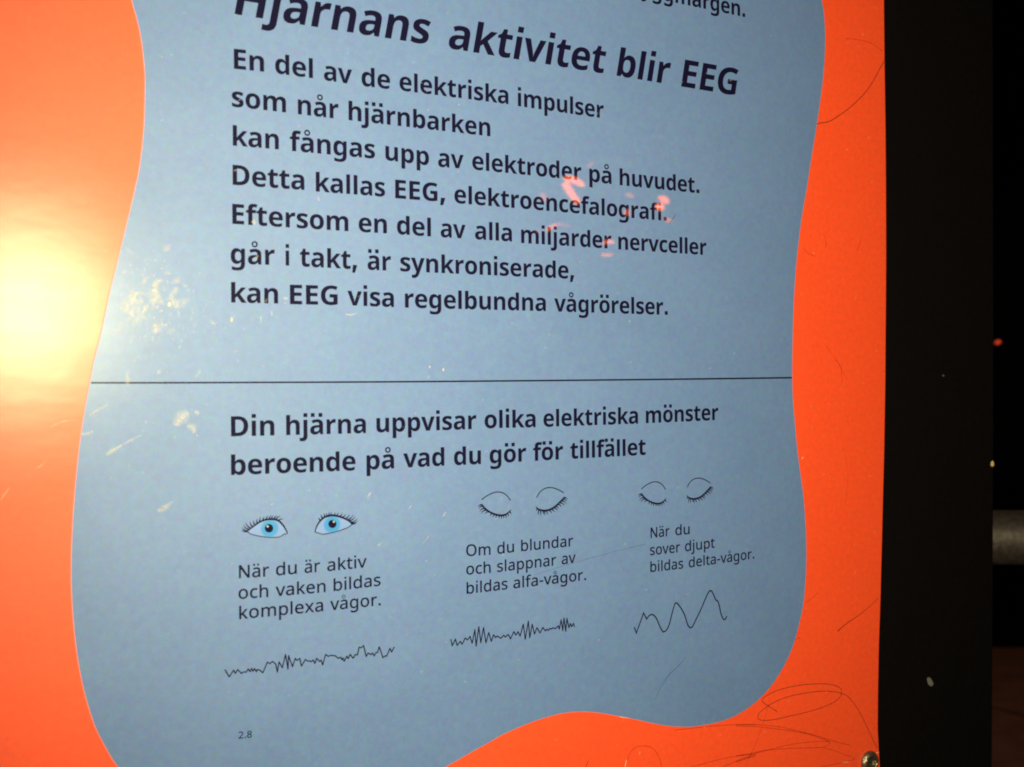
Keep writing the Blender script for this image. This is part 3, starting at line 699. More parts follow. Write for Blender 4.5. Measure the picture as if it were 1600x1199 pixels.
LEFT = [(205, 0), (218, 50), (224.5, 100), (226, 135), (224, 200), (217.5, 260), (208, 305), (196, 355), (185, 400),
        (170, 460), (157.5, 520), (147, 560), (139, 600), (130, 650), (123, 700), (117, 760), (112.7, 820),
        (110.7, 880), (111.5, 930), (115, 980), (121, 1030), (131, 1080), (146, 1130), (163, 1165), (184, 1199)]
BELOW = [(225, 1245), (300, 1290), (400, 1310), (520, 1285), (620, 1240)]
BOTTOM = [(700, 1196.6), (734, 1177), (762, 1161.6), (786, 1148), (820, 1133), (851, 1122), (879, 1115),
          (906, 1112.4), (934, 1114), (961, 1118.6), (992, 1124.4), (1026.6, 1132), (1050.6, 1135.4), (1078, 1136),
          (1105.6, 1132.3), (1130, 1126.5), (1154, 1116), (1178, 1099.7), (1198.5, 1079.8), (1215.6, 1056.7),
          (1231, 1029), (1241, 1003.4), (1249.6, 971.5), (1256, 939), (1259.2, 898.5), (1260, 863.5), (1259, 825.5),
          (1255.5, 776), (1250, 735), (1245.3, 697), (1242.3, 663), (1239.5, 630), (1238.2, 600), (1238, 566.7),
          (1239, 516.7), (1240.7, 466.7), (1244.3, 413), (1249, 370), (1254, 333), (1260, 299), (1265.6, 263),
          (1270.3, 232.8), (1274.8, 205), (1279, 177.7), (1282.8, 150), (1286, 125), (1288, 100), (1289.3, 75),
          (1289.3, 50), (1287.6, 22.5), (1284, 0), (1276, -40), (1262, -90), (1235, -150)]
ABOVE = [(160, -150), (182, -80), (195, -35)]
blob = smooth_line(LEFT + BELOW + BOTTOM + ABOVE, 4, closed=True)


def to_plane(pts, y):
    return [(v.x, v.z) for v in (hit_y(px, py, y) for px, py in pts)]


def grow(poly, d):
    n = len(poly); out = []
    s = 1 if outline_area(poly) > 0 else -1
    for i in range(n):
        a = Vector(poly[i - 1]); b = Vector(poly[(i + 1) % n])
        t = (b - a).normalized()
        out.append((poly[i][0] + t.y * s * d, poly[i][1] - t.x * s * d))
    return out


blob_m = to_plane(blob, -0.0006)
fill_contours('cut_edge', [grow(blob_m, 0.00010)], -0.0003, M_CUT, board, 0.00028)
blue = fill_contours('blue_sheet', [grow(blob_m, -0.00020)], -0.0006, M_BLUE, board, 0.00019)

# divider rule across the sheet
stroke('divider_line', [(142, 598.4), (250, 598.4), (400, 597.8), (550, 597.2), (700, 596.2), (850, 594.9),
                        (1000, 593.4), (1120, 592.0), (1237.5, 590.4)], 2.5, Y_TEXT, M_INK, board, sm=3)

# capital heights in metres, from the photograph
CAP_BODY = 31.3 * scale_at(365, 95)
CAP_TITLE = 43.2 * scale_at(1064, 120)
CAP_SMALL = 20.4 * scale_at(375, 895)
CAP_NUM = 10.8 * scale_at(382, 1150)

LINES = [
    ('bold', CAP_BODY, 0.0, [('ryggmärgen.', 990.5, 1164.4)], [(960, -15.0), (1056, 3.6), (1164, 27.0)]),
    ('bold', CAP_TITLE, 0.19, [('Hjärnans', 366.2, 668.0), ('aktivitet', 699.6, 942.5), ('blir', 963.3, 1043.8), ('EEG', 1064.2, 1148.5)],
     [(366, 22.3), (640, 64.8), (699, 75.2), (963, 118.3), (1064, 135.3), (1150, 149.5)]),
    ('bold', CAP_BODY, 0.0, [('En', 365.5, 412.7), ('del', 430.0, 489.0), ('av', 506.2, 550.2), ('de', 565.0, 609.6), ('elektriska', 624.3, 794.5), ('impulser', 809.3, 943.5)],
     [(365, 107.6), (412, 112.3), (489, 122.6), (566, 134.6), (650, 144.4), (794, 163.0), (811, 166.4), (940, 184.8)]),
    ('bold', CAP_BODY, 0.0, [('som', 362.3, 447.0), ('når', 465.5, 529.2), ('hjärnbarken', 544.7, 766.2)],
     [(362, 166.6), (446, 175.9), (468, 179.0), (518, 185.0), (547, 188.2), (764, 213.1)]),
    ('bold', CAP_BODY, 0.0, [('kan', 363.8, 435.8), ('fångas', 452.9, 586.0), ('upp', 602.2, 670.4), ('av', 684.6, 724.6), ('elektroder', 737.9, 908.5), ('på', 920.9, 955.5), ('huvudet.', 968.3, 1092.8)],
     [(364, 227.6), (436, 233.8), (459, 236.6), (585, 248.2), (690, 261.5), (762, 266.7), (900, 281.3), (968, 289.5), (1091, 302.0)]),
    ('bold', CAP_BODY, 0.0, [('Detta', 363.6, 475.7), ('kallas', 493.5, 601.7), ('EEG,', 617.6, 696.0), ('elektroencefalografi.', 710.0, 1041.9)],
     [(365, 289.1), (474, 297.0), (495, 299.6), (600, 307.5), (618, 310.0), (685, 314.8), (712, 317.6), (1039, 345.2)]),
    ('bold', CAP_BODY, 0.0, [('Eftersom', 363.0, 544.4), ('en', 560.5, 604.6), ('del', 620.3, 673.4), ('av', 688.6, 727.7), ('alla', 742.3, 800.0), ('miljarder', 814.3, 955.5), ('nervceller', 966.2, 1103.9)],
     [(363, 350.0), (543, 361.5), (604, 365.0), (670, 369.6), (715, 372.4), (798, 377.4), (815, 380.0), (948, 388.2), (967, 389.9), (1096, 398.3)]),
    ('bold', CAP_BODY, 0.0, [('går', 360.5, 429.4), ('i', 446.4, 451.9), ('takt,', 468.6, 558.4), ('är', 574.4, 611.0), ('synkroniserade,', 625.5, 897.4)],
     [(360, 412.0), (418, 414.0), (450, 415.3), (520, 419.4), (603, 423.0), (668, 425.8), (885, 435.6)]),
    ('bold', CAP_BODY, 0.0, [('kan', 361.2, 434.6), ('EEG', 453.1, 527.7), ('visa', 542.9, 615.6), ('regelbundna', 632.8, 853.0), ('vågrörelser.', 866.0, 1043.4)],
     [(361, 473.0), (433, 474.4), (455, 475.7), (525, 476.8), (575, 478.3), (635, 481.0), (852, 486.4), (878, 487.5), (1041, 492.2)]),
    ('bold', CAP_BODY, 0.0, [('Din', 361.0, 428.8), ('hjärna', 447.2, 571.8), ('uppvisar', 588.2, 744.4), ('olika', 757.2, 837.0), ('elektriska', 849.2, 997.0), ('mönster', 1009.2, 1122.4)],
     [(361, 682.2), (428, 680.6), (570, 677.0), (588, 676.0), (738, 671.0), (760, 669.4), (835, 667.8), (873, 666.5), (996, 662.2), (1110, 657.0)]),
    ('bold', CAP_BODY, 0.0, [('beroende', 361.0, 555.5), ('på', 572.7, 615.8), ('vad', 630.0, 694.4), ('du', 709.4, 751.6), ('gör', 765.1, 822.4), ('för', 833.0, 880.0), ('tillfället', 891.2, 1008.9)],
     [(361, 742.6), (553, 735.3), (615, 732.3), (640, 730.2), (693, 728.0), (750, 725.4), (812, 721.6), (870, 718.4), (893, 717.2), (1007, 711.0)]),
    ('regular', CAP_SMALL, 0.0, [('När', 373.4, 420.6), ('du', 431.2, 463.8), ('är', 475.8, 500.2), ('aktiv', 511.2, 573.2)],
     [(373, 903.9), (413, 901.6), (463, 896.8), (491, 894.8), (568, 887.2)]),
    ('regular', CAP_SMALL, 0.0, [('och', 372.6, 419.2), ('vaken', 430.5, 508.8), ('bildas', 521.2, 594.8)],
     [(373, 936.4), (418, 933.2), (507, 925.8), (590, 915.9)]),
    ('regular', CAP_SMALL, 0.0, [('komplexa', 373.8, 505.0), ('vågor.', 515.8, 595.0)],
     [(374, 968.0), (504, 955.4), (594, 946.2)]),
    ('regular', CAP_SMALL, 0.0, [('Om', 728.4, 766.6), ('du', 776.9, 803.2), ('blundar', 814.2, 895.6)],
     [(728, 869.5), (766, 867.3), (803, 863.0), (887, 854.4)]),
    ('regular', CAP_SMALL, 0.0, [('och', 728.5, 766.8), ('slappnar', 776.8, 869.2), ('av', 877.6, 899.6)],
     [(728, 898.6), (766, 895.4), (862, 884.6), (890, 880.8)]),
    ('regular', CAP_SMALL, 0.0, [('bildas', 729.0, 793.2), ('alfa-vågor.', 802.0, 915.8)],
     [(729, 928.6), (790, 921.2), (805, 919.6), (914, 906.8)]),
    ('regular', CAP_SMALL, 0.0, [('När', 1016.6, 1046.2), ('du', 1055.2, 1077.6)],
     [(1016, 841.2), (1042, 838.2), (1077, 834.8)]),
    ('regular', CAP_SMALL, 0.0, [('sover', 1015.7, 1062.6), ('djupt', 1070.3, 1116.8)],
     [(1016, 868.0), (1058, 863.6), (1115, 856.2)]),
    ('regular', CAP_SMALL, 0.0, [('bildas', 1016.2, 1067.6), ('delta-vågor.', 1076.2, 1178.5)],
     [(1016, 894.4), (1067, 888.6), (1177, 873.2)]),
    ('regular', CAP_NUM, 0.0, [('2.8', 372.8, 393.6)], [(372, 1154.6), (394, 1152.6)]),
]
for style, cap, slant, words, base in LINES:
    text_line(words, base, cap, style, board, M_INK, slant,
              label='printed line reading "%s"' % ' '.join(w[0] for w in words))

# ------------------------------------------------------------------ eye drawings
Y_SCL, Y_IRIS, Y_PUP, Y_LASH = -0.00083, -0.00086, -0.00089, -0.00092


def iris_mat(center, r):
    """printed iris: cyan with a soft outer edge fading to the pale eye"""
    m = laminated("iris_print", (0.005, 0.19, 0.68), tint=0.1, mottle=(0.005, 0.24, 0.74))
    nt = m.node_tree; N = nt.nodes.new; Lk = nt.links.new
    p = nt.nodes[m["base"]]
    src = p.inputs['Base Color'].links[0].from_socket
    tc = N('ShaderNodeTexCoord')
    sub = N('ShaderNodeVectorMath'); sub.operation = 'SUBTRACT'; sub.inputs[1].default_value = center
    Lk(tc.outputs['Object'], sub.inputs[0])
    sc = N('ShaderNodeVectorMath'); sc.operation = 'MULTIPLY'; sc.inputs[1].default_value = (1, 0, 1)
    Lk(sub.outputs[0], sc.inputs[0])
    ln = N('ShaderNodeVectorMath'); ln.operation = 'LENGTH'
    Lk(sc.outputs[0], ln.inputs[0])
    mr = N('ShaderNodeMapRange'); mr.interpolation_type = 'SMOOTHSTEP'
    mr.inputs['From Min'].default_value = r * 0.72; mr.inputs['From Max'].default_value = r
    Lk(ln.outputs['Value'], mr.inputs['Value'])
    mx = N('ShaderNodeMix'); mx.data_type = 'RGBA'
    Lk(mr.outputs['Result'], mx.inputs[0]); Lk(src, mx.inputs[6])
    mx.inputs[7].default_value = (0.14, 0.245, 0.68, 1)
    Lk(mx.outputs[2], p.inputs['Base Color'])
    return m


def clip_poly_x(poly, x0, x1):
    def cut(ps, inside, xc):
        o = []
        for i in range(len(ps)):
            a, b = ps[i - 1], ps[i]
            if inside(a) != inside(b):
                t = (xc - a[0]) / (b[0] - a[0]); o.append((xc, a[1] + t * (b[1] - a[1])))
            if inside(b):
                o.append(b)
        return o
    poly = cut(poly, lambda p: p[0] >= x0, x0)
    return cut(poly, lambda p: p[0] <= x1, x1)


def open_eye(ox, oy, s, upper, lower, ic, ir, pc, pr, hc, hr, lashes, label):
    up = smooth_line(upper, 4); lo = smooth_line(lower, 3)
    ring = up + lo[1:-1]
    pix = zoom(ring, ox, oy, s)
    e = fill_contours('open_eye', [to_plane(pix, Y_SCL)], Y_SCL, M_SCLERA, board, 0.000008)
    e['label'] = label
    c = hit_y(ox + ic[0] / s, oy + ic[1] / s, Y_IRIS)
    a = hit_y(ox + (ic[0] - ir) / s, oy + ic[1] / s, Y_IRIS)
    rr = (c - a).length
    clip = clip_poly_x(ring, ic[0] - ir, ic[0] + ir)
    fill_contours('iris', [to_plane(zoom(clip, ox, oy, s), Y_IRIS)], Y_IRIS,
                  iris_mat((c.x, 0, c.z), rr), e, 0.000008)
    cir = [(pc[0] + pr * math.cos(t * math.pi / 16), pc[1] + pr * math.sin(t * math.pi / 16)) for t in range(32)]
    fill_contours('pupil', [to_plane(zoom(cir, ox, oy, s), Y_PUP)], Y_PUP, M_INK, e, 0.000008)
    cir = [(hc[0] + hr * math.cos(t * math.pi / 8), hc[1] + hr * math.sin(t * math.pi / 8)) for t in range(16)]
    fill_contours('eye_glint', [to_plane(zoom(cir, ox, oy, s), Y_PUP)], Y_PUP - 0.00003, M_GLINT, e, 0.000008)
    n = len(up)
    w = [1.6 + 1.6 * math.sin(math.pi * i / (n - 1)) for i in range(n)]
    bm = bmesh.new()
    ribbon_bm(bm, zoom(up, ox, oy, s), w, Y_LASH)
    bm_obj('upper_lid_line', bm, M_INK, e)
    bm = bmesh.new()
    ribbon_bm(bm, zoom(lo, ox, oy, s), 1.4, Y_LASH)
    bm_obj('lower_lid_line', bm, M_FADED, e)
    lash_mesh(lashes, ox, oy, s, e, 1.4)
    return e


def lash_mesh(lashes, ox, oy, s, parent, k, base_w=1.7):
    bm = bmesh.new()
    for r_, t_, bow in lashes:
        r = Vector(r_); t = Vector(t_)
        m = (r + t) / 2 + Vector((-(t - r).y, (t - r).x)) * bow
        pts = [tuple(r), tuple((r + m) / 2 + (m - (r + t) / 2) * .3), tuple(m), tuple((m + t) / 2 + (m - (r + t) / 2) * .3), tuple(t)]
        ribbon_bm(bm, zoom(pts, ox, oy, s), [base_w * k, 1.45 * k, 1.15 * k, 0.8 * k, 0.35 * k], Y_LASH - 0.00002)
    return bm_obj('eyelashes', bm, M_INK, parent)


M_GLINT = laminated("grey_glint_print", (0.30, 0.38, 0.50))

open_eye(370, 790, 17.78,
         [(290, 720), (400, 630), (520, 540), (640, 460), (760, 408), (880, 383), (1000, 383), (1100, 400), (1180, 440),
          (1250, 510), (1320, 600), (1370, 690), (1410, 775)],
         [(1410, 775), (1300, 810), (1200, 870), (1100, 885), (960, 890), (820, 880), (660, 860), (520, 830), (380, 790), (290, 720)],
         (912, 640), 275, (895, 635), 118, (855, 582), 30,
         [((a), (b), -0.14) for a, b in zip(
             [(300, 712), (290, 722), (345, 670), (390, 635), (440, 590), (510, 545), (570, 500), (640, 458), (730, 418), (820, 395), (910, 385), (975, 380), (1030, 383), (1080, 392), (1150, 425), (1215, 475)],
             [(150, 612), (125, 675), (185, 535), (250, 470), (370, 445), (465, 412), (575, 365), (670, 330), (770, 310), (875, 285), (962, 272), (1012, 280), (1108, 285), (1212, 300), (1282, 378), (1282, 378)])][:15],
         'open blue eye drawn at left of its pair')
open_eye(480, 790, 17.78,
         [(215, 740), (250, 620), (310, 500), (390, 400), (480, 330), (580, 293), (700, 278), (820, 293), (950, 328),
          (1080, 385), (1180, 450), (1240, 520)],
         [(1240, 520), (1160, 595), (1040, 650), (900, 700), (740, 745), (600, 775), (430, 800), (330, 770), (215, 740)],
         (690, 530), 262, (700, 515), 113, (738, 452), 28,
         [((a), (b), 0.14) for a, b in zip(
             [(345, 410), (410, 350), (480, 315), (540, 298), (590, 287), (640, 280), (720, 280), (800, 290), (890, 305), (970, 330), (1050, 370), (1110, 400), (1150, 430), (1190, 465), (1220, 495), (1240, 515)],
             [(300, 345), (365, 262), (452, 225), (522, 215), (598, 180), (662, 185), (785, 190), (862, 195), (975, 212), (1070, 235), (1175, 245), (1275, 255), (1335, 300), (1392, 362), (1412, 418), (1368, 468)])],
         'open blue eye drawn at right of its pair')

EYE3 = dict(crease=[(125, 462), (200, 405), (300, 355), (390, 340), (460, 355), (520, 397), (577, 470)],
            lid=[(135, 548), (200, 612), (260, 655), (340, 690), (430, 705), (500, 690), (550, 655), (585, 618)],
            lashes=[((145, 548), (70, 578), .28), ((165, 572), (80, 608), .28), ((190, 602), (95, 652), .24), ((215, 625), (120, 678), .2),
                    ((250, 650), (178, 688), .2), ((290, 672), (258, 714), .1), ((330, 690), (303, 732), .1), ((368, 700), (345, 747), .1),
                    ((405, 706), (398, 752), .05), ((437, 707), (435, 757), 0), ((468, 702), (470, 752), -.05), ((495, 695), (512, 747), -.1),
                    ((525, 675), (548, 722), -.1), ((555, 650), (590, 687), -.15)])
EYE4 = dict(crease=[(985, 430), (1030, 350), (1100, 292), (1180, 270), (1260, 280), (1340, 312), (1411, 354)],
            lid=[(973, 568), (1010, 605), (1080, 628), (1150, 626), (1220, 602), (1290, 552), (1350, 490), (1405, 435)],
            lashes=[((1400, 435), (1466, 458), -.28), ((1383, 458), (1455, 492), -.28), ((1365, 480), (1440, 528), -.24), ((1340, 508), (1415, 558), -.2),
                    ((1310, 535), (1372, 577), -.18), ((1280, 560), (1325, 602), -.15), ((1250, 585), (1308, 632), -.15), ((1210, 605), (1268, 658), -.1),
                    ((1170, 620), (1220, 674), -.1), ((1130, 628), (1160, 698), -.05), ((1105, 628), (1118, 708), 0), ((1080, 628), (1098, 690), 0),
                    ((1045, 622), (1050, 712), 0), ((1020, 612), (1008, 697), 0), ((1000, 600), (975, 637), .1)])


def closed_eye(d, fx, w, label):
    tr = lambda ps: [fx(p) for p in ps]
    pts = smooth_line(tr(d['crease']), 5)
    o = stroke('closed_eye', pts, 1.7 * w, Y_LASH, M_FADED, board, label)
    lid = smooth_line(tr(d['lid']), 5)
    n = len(lid)
    bm = bmesh.new()
    ribbon_bm(bm, lid, [(1.3 + 1.7 * math.sin(math.pi * i / (n - 1))) * w for i in range(n)], Y_LASH)
    bm_obj('lid_line', bm, M_INK, o)
    ls = [(fx(a), fx(b), k) for a, b, k in d['lashes']]
    lash_mesh(ls, 0, 0, 1.0, o, 1.45 * w, 2.2)
    return o


closed_eye(EYE3, lambda p: (740 + p[0] / 10, 735 + p[1] / 10), 1.0, 'closed eye above "Om du blundar", left of its pair')
closed_eye(EYE4, lambda p: (740 + p[0] / 10, 735 + p[1] / 10), 1.0, 'closed eye above "Om du blundar", right of its pair')
closed_eye(EYE3, lambda p: (1002.06 + (p[0] - 125) * .0842, 764.6 + (p[1] - 462) * .0935 + (p[0] - 125) * -.0005), .92, 'closed eye above "sover djupt", left of its pair')
closed_eye(EYE4, lambda p: (1073.8 + (p[0] - 985) * .0844, 761.7 + (p[1] - 430) * .0900), .92, 'closed eye above "sover djupt", right of its pair')

# ------------------------------------------------------------------ brain waves
W1 = [(38, 268), (75, 330), (115, 270), (130, 300), (150, 265), (185, 300), (205, 285), (225, 290), (245, 260), (262, 285), (275, 255), (288, 282), (300, 255), (318, 285), (325, 265), (350, 272), (375, 295), (415, 200), (440, 212), (460, 192), (490, 215), (505, 290), (520, 195), (550, 250), (578, 130), (600, 262), (605, 140), (640, 240), (665, 165), (680, 185), (705, 165), (720, 235), (755, 175), (775, 190), (795, 188), (808, 195), (825, 180), (840, 212), (855, 165), (885, 195), (895, 180), (910, 225), (935, 130), (960, 148), (980, 138), (1020, 142), (1050, 165), (1070, 155), (1082, 180), (1090, 160), (1102, 192), (1125, 145), (1138, 168), (1155, 130), (1182, 165), (1200, 132), (1220, 135), (1235, 65), (1255, 72), (1275, 50), (1298, 150), (1315, 118), (1340, 132), (1355, 118), (1370, 145), (1385, 115), (1400, 112), (1415, 62), (1448, 160), (1470, 142), (1482, 145), (1510, 75), (1525, 110), (1548, 65)]
W2 = [(35, 345), (52, 425), (90, 342), (112, 420), (150, 370), (172, 405), (210, 330), (238, 352), (268, 308), (295, 395), (328, 225), (343, 430), (376, 190), (400, 388), (433, 200), (463, 388), (497, 262), (528, 372), (555, 288), (580, 325), (600, 305), (645, 332), (680, 295), (700, 318), (735, 285), (762, 340), (803, 250), (828, 295), (855, 252), (880, 308), (918, 158), (942, 345), (980, 122), (997, 328), (1027, 160), (1055, 283), (1085, 202), (1122, 268), (1157, 200), (1188, 243), (1205, 222), (1225, 235), (1245, 212), (1260, 220), (1280, 205), (1310, 215), (1345, 180), (1358, 222), (1380, 105), (1400, 240), (1414, 85), (1436, 248), (1450, 88), (1475, 205), (1492, 150), (1508, 192), (1530, 150), (1542, 190)]
W3 = [(62, 652), (93, 745), (205, 432), (255, 525)] + smooth_line([(255, 525), (290, 475), (330, 455), (370, 470), (415, 530), (460, 640), (500, 710), (520, 725), (570, 690), (610, 600), (650, 440), (690, 300), (715, 272), (750, 300), (800, 370), (850, 470), (890, 600), (920, 650), (945, 660), (975, 635), (1030, 520), (1100, 380), (1180, 190), (1225, 100), (1250, 83), (1280, 105), (1335, 225), (1360, 240), (1385, 300), (1415, 440), (1445, 515), (1470, 535), (1490, 515), (1505, 480)], 4)[1:]
zigzag('brain_wave', zoom(W1, 345, 1000, 5.714), 1.9, Y_TEXT, M_INK, board, 'jagged irregular wave line at lower left')
zigzag('brain_wave', zoom(W2, 700, 955, 7.805), 1.9, Y_TEXT, M_INK, board, 'spindle-shaped zigzag wave line in the middle')
stroke('brain_wave', zoom(W3, 985, 915, 10), 2.1, Y_TEXT, M_INK, board, 'slow rounded wave line at right')

# ------------------------------------------------------------------ scribbles and scratches on the orange
Y_PEN = -0.00012
z4 = lambda p: zoom(p, 1150, 1000, 5.333)
z5 = lambda p: zoom(p, 1180, 0, 3.995)
z7 = lambda p: zoom(p, 1180, 300, 3.0)
z8 = lambda p: zoom(p, 1200, 700, 3.425)
zb = lambda p: zoom(p, 700, 1000, 2.909)
PENS = [
    (z4([(345, 600), (300, 570), (230, 525), (218, 505), (235, 480), (300, 440), (400, 405), (520, 380), (640, 368), (740, 367), (820, 378), (865, 400), (880, 430), (870, 470), (830, 510), (740, 555), (600, 600), (450, 635), (330, 662), (240, 672), (195, 665), (182, 645), (195, 610), (240, 570), (300, 530), (400, 485), (500, 458), (620, 437), (720, 428), (820, 433), (890, 450), (940, 480), (1000, 555), (1060, 660), (1110, 765), (1150, 850), (1180, 905)]), 1.0, M_PENDARK),
    (z4([(280, 490), (270, 550), (240, 650), (200, 770), (150, 900), (100, 1000), (60, 1120)]), 0.6, M_PEN),
    (zb([(1030, 410), (1100, 403), (1200, 392), (1300, 386), (1400, 385)]) + z4([(0, 708), (120, 706), (250, 712), (380, 728), (500, 755), (600, 780), (700, 808), (800, 840), (945, 877)]), 0.9, M_PEN),
    (z4([(0, 718), (150, 722), (300, 738), (450, 758), (600, 785), (720, 825), (780, 850), (770, 870), (730, 895), (600, 900), (450, 905), (300, 915), (200, 935), (100, 970), (0, 1018)]) + zb([(1400, 525), (1320, 548), (1250, 578)]), 0.9, M_PEN),
    (z4([(780, 850), (700, 845), (560, 857), (440, 875), (320, 905), (200, 930), (100, 950), (0, 968)]) + zb([(1400, 518), (1290, 532), (1190, 555), (1100, 580)]), 0.8, M_PEN),
    (z4([(740, 905), (830, 925), (900, 955), (990, 990), (930, 1010), (850, 1030), (700, 1061)]), 0.7, M_PEN),
    (z5([(385, 777), (410, 768), (440, 765), (480, 750), (530, 718), (600, 665), (690, 575), (740, 500), (775, 435), (805, 382)]), 1.3, M_PENDARK),
    (z5([(560, 240), (640, 248), (700, 262), (750, 285), (795, 322)]), 0.7, M_PEN),
    (z7([(318, 195), (328, 215), (332, 240), (330, 262)]), 0.8, M_PEN),
    (z7([(225, 258), (245, 285), (280, 302)]), 0.8, M_PEN),
    (z7([(498, 222), (490, 245), (480, 275)]), 0.8, M_PEN),
    (z7([(375, 785), (400, 820), (404, 860), (407, 900)]), 0.7, M_PEN),
    (z8([(372, 982), (420, 940), (500, 885), (590, 805)]), (1.8, 1.2, 0.5), M_PENDARK),
    (z8([(140, 1027), (175, 1015)]), 0.8, M_PEN),
    (z8([(195, 835), (240, 800), (268, 775)]), 0.6, M_PEN),
    (zb([(805, 600), (812, 560), (825, 520), (850, 490), (885, 482), (925, 490), (952, 520), (970, 570), (972, 610)]), 0.9, M_PEN),
    (zb([(618, 600), (628, 575), (638, 548)]), 1.0, M_PENDARK),
    ([(1290, 540), (1305, 560), (1322, 590)], 0.5, M_PEN),
    ([(1318, 700), (1325, 742), (1320, 790)], 0.4, M_PEN),
]
for pts, w, mt in PENS:
    sp = smooth_line(pts, 4) if len(pts) > 2 else pts
    stroke('scratch_mark', sp, w, Y_PEN, mt, board)
stroke('pen_mark', smooth_line(zb([(1082, 80), (1040, 125), (1000, 165), (965, 220), (940, 275)]), 4), (0.8, 1.8, 0.5), Y_TEXT, M_BLUEPEN, board, 'faint blue pen stroke on the blue sheet')
stroke('pen_mark', zoom([(1148, 345), (1130, 375), (1110, 402)], 740, 240, 3.636), (0.5, 1.0, 0.5), Y_TEXT, M_PENDARK, board, 'tiny dark hairline after the word ending in "grafi"')
stroke('scratch_mark', [(836, 898), (905, 877), (960, 862), (1010, 850)], 0.8, Y_TEXT - .00004, M_BLUEPEN, board)

# rub marks; the flash they scatter is put into their pale colour
z6 = lambda p: zoom(p, 180, 580, 5.0)
zl = lambda p: zoom(p, 0, 400, 3.0)
RUBS = [
    (z6([(468, 430), (500, 385), (540, 345), (575, 325)]), (6, 16, 7), M_RUB, -.0010),
    (z6([(622, 312), (640, 325), (656, 338)]), (2, 6, 3), M_RUB, -.0010),
    (z6([(560, 430), (590, 435), (615, 455), (612, 488)]), (3, 9, 3), M_RUB, -.0010),
    (z6([(330, 1098), (385, 1070), (440, 1030)]), (3, 8, 2), M_RUBFAINT, -.0010),
    (z6([(340, 1092), (370, 1078)]), 4, M_RUB, -.0010),
    (zl([(495, 935), (530, 912), (575, 885)]), (2.5, 6, 2), M_RUB, -.0010),
    (zl([(575, 885), (620, 860), (665, 840)]), (2, 3, 1), M_RUBFAINT, -.0010),
    (zl([(380, 838), (410, 832), (438, 822)]), (3, 4, 2), M_RUB, -.0010),
    (zl([(415, 750), (460, 722), (510, 695)]), (1, 3, 1), M_RUB, -.0010),
    (zl([(232, 805), (290, 778), (365, 768)]), (1, 2.5, 1), M_RUBFAINT, -.00015),
    (zl([(0, 1150), (20, 1120), (45, 1085)]), (1, 2.5, 1), M_RUBFAINT, -.00015),
    (zl([(160, 1000), (190, 985), (215, 960)]), (1, 2, 1), M_RUBFAINT, -.00015),
    (zl([(740, 1190), (780, 1170), (815, 1150)]), (2, 3.5, 1), M_RUBFAINT, -.0010),
    (zl([(738, 555), (746, 545), (752, 535)]), (2, 5, 2), M_RUB, -.0010),
    (zl([(915, 570), (930, 550), (940, 535)]), (1, 4, 1), M_RUBFAINT, -.0010),
    (zl([(1084, 308), (1086, 300), (1088, 290)]), 3, M_FLECK, -.0010),
    (zl([(792, 238), (794, 228), (795, 218)]), 4, M_FLECK, -.0010),
    ([(692.5, 576), (693, 580)], 2.4, M_FLECK, -.0010),
    ([(671, 572), (672, 575)], 1.8, M_FLECK, -.0010),
    (zoom([(940, 630), (955, 600)], 340, 620, 4), 2.2, M_RUB, -.0010),
    (zoom([(1195, 702), (1208, 682)], 340, 620, 4), 2.0, M_RUB, -.0010),
    (zoom([(1410, 750), (1425, 720)], 340, 620, 4), 1.8, M_RUB, -.0010),
    (zoom([(1000, 935), (1020, 915)], 340, 620, 4), 1.6, M_RUBFAINT, -.0010),
    (zoom([(1285, 915), (1330, 860)], 340, 620, 4), 1.4, M_RUBFAINT, -.0010),
    (zoom([(760, 955), (790, 962), (830, 950)], 340, 240, 3.81), (1, 3, 1), M_RUB, -.0010),
    (zoom([(595, 255), (606, 280)], 340, 240, 3.81), 3, M_RUBFAINT, -.0010),
    (zoom([(320, 940), (325, 965)], 340, 240, 3.81), 2.5, M_RUB, -.0010),
    (zoom([(80, 975), (88, 1000)], 340, 240, 3.81), 3, M_RUB, -.0010),
    (zoom([(258, 970), (258, 1010)], 340, 240, 3.81), 1.6, M_RUB, -.0010),
    (zoom([(395, 865), (415, 860)], 340, 240, 3.81), 4, M_RUB, -.0010),
    (zoom([(285, 885), (295, 865)], 340, 240, 3.81), 3, M_RUBFAINT, -.0010),
    (zoom([(205, 415), (215, 400), (222, 425)], 340, 240, 3.81), 3, M_RUB, -.0010),
    (zoom([(228, 625), (238, 608)], 340, 240, 3.81), 3, M_RUB, -.0010),
    (zb([(805, 579), (809, 560), (812, 545)]), 1.6, M_FLECK, -.00016),
    (zb([(870, 520), (873, 508)]), 1.0, M_FLECK, -.00016),
    (zb([(780, 350), (818, 355)]), 1.2, M_FLECK, -.0010),
    (z4([(1165, 948), (1190, 935)]), 1.2, M_FLECK, -.00016),
    (z4([(890, 1022), (940, 1018)]), 0.9, M_FLECK, -.00016),
    (z8([(182, 60), (188, 48)]), 1.5, M_FLECK, -.00016),
]
for pts, w, mt, y in RUBS:
    sp = smooth_line(pts, 5) if len(pts) > 2 else pts
    if len(sp) == 2:
        (ax_, ay_), (bx_, by_) = sp
        sp = [(ax_ + (bx_ - ax_) * t, ay_ + (by_ - ay_) * t) for t in (-.2, .2, .5, .8, 1.2)]
    w = tuple(v * 1.7 for v in w) if isinstance(w, tuple) else w * 1.7
    stroke('glare_rub_mark', sp, w, y, mt, board, soft=True)

M_RUBCLOUD = sheer('glare_rub_tint', (1.0, 0.87, 0.68), 0.22, rough=0.55, breakup=0.8, scale=700, soft=True)
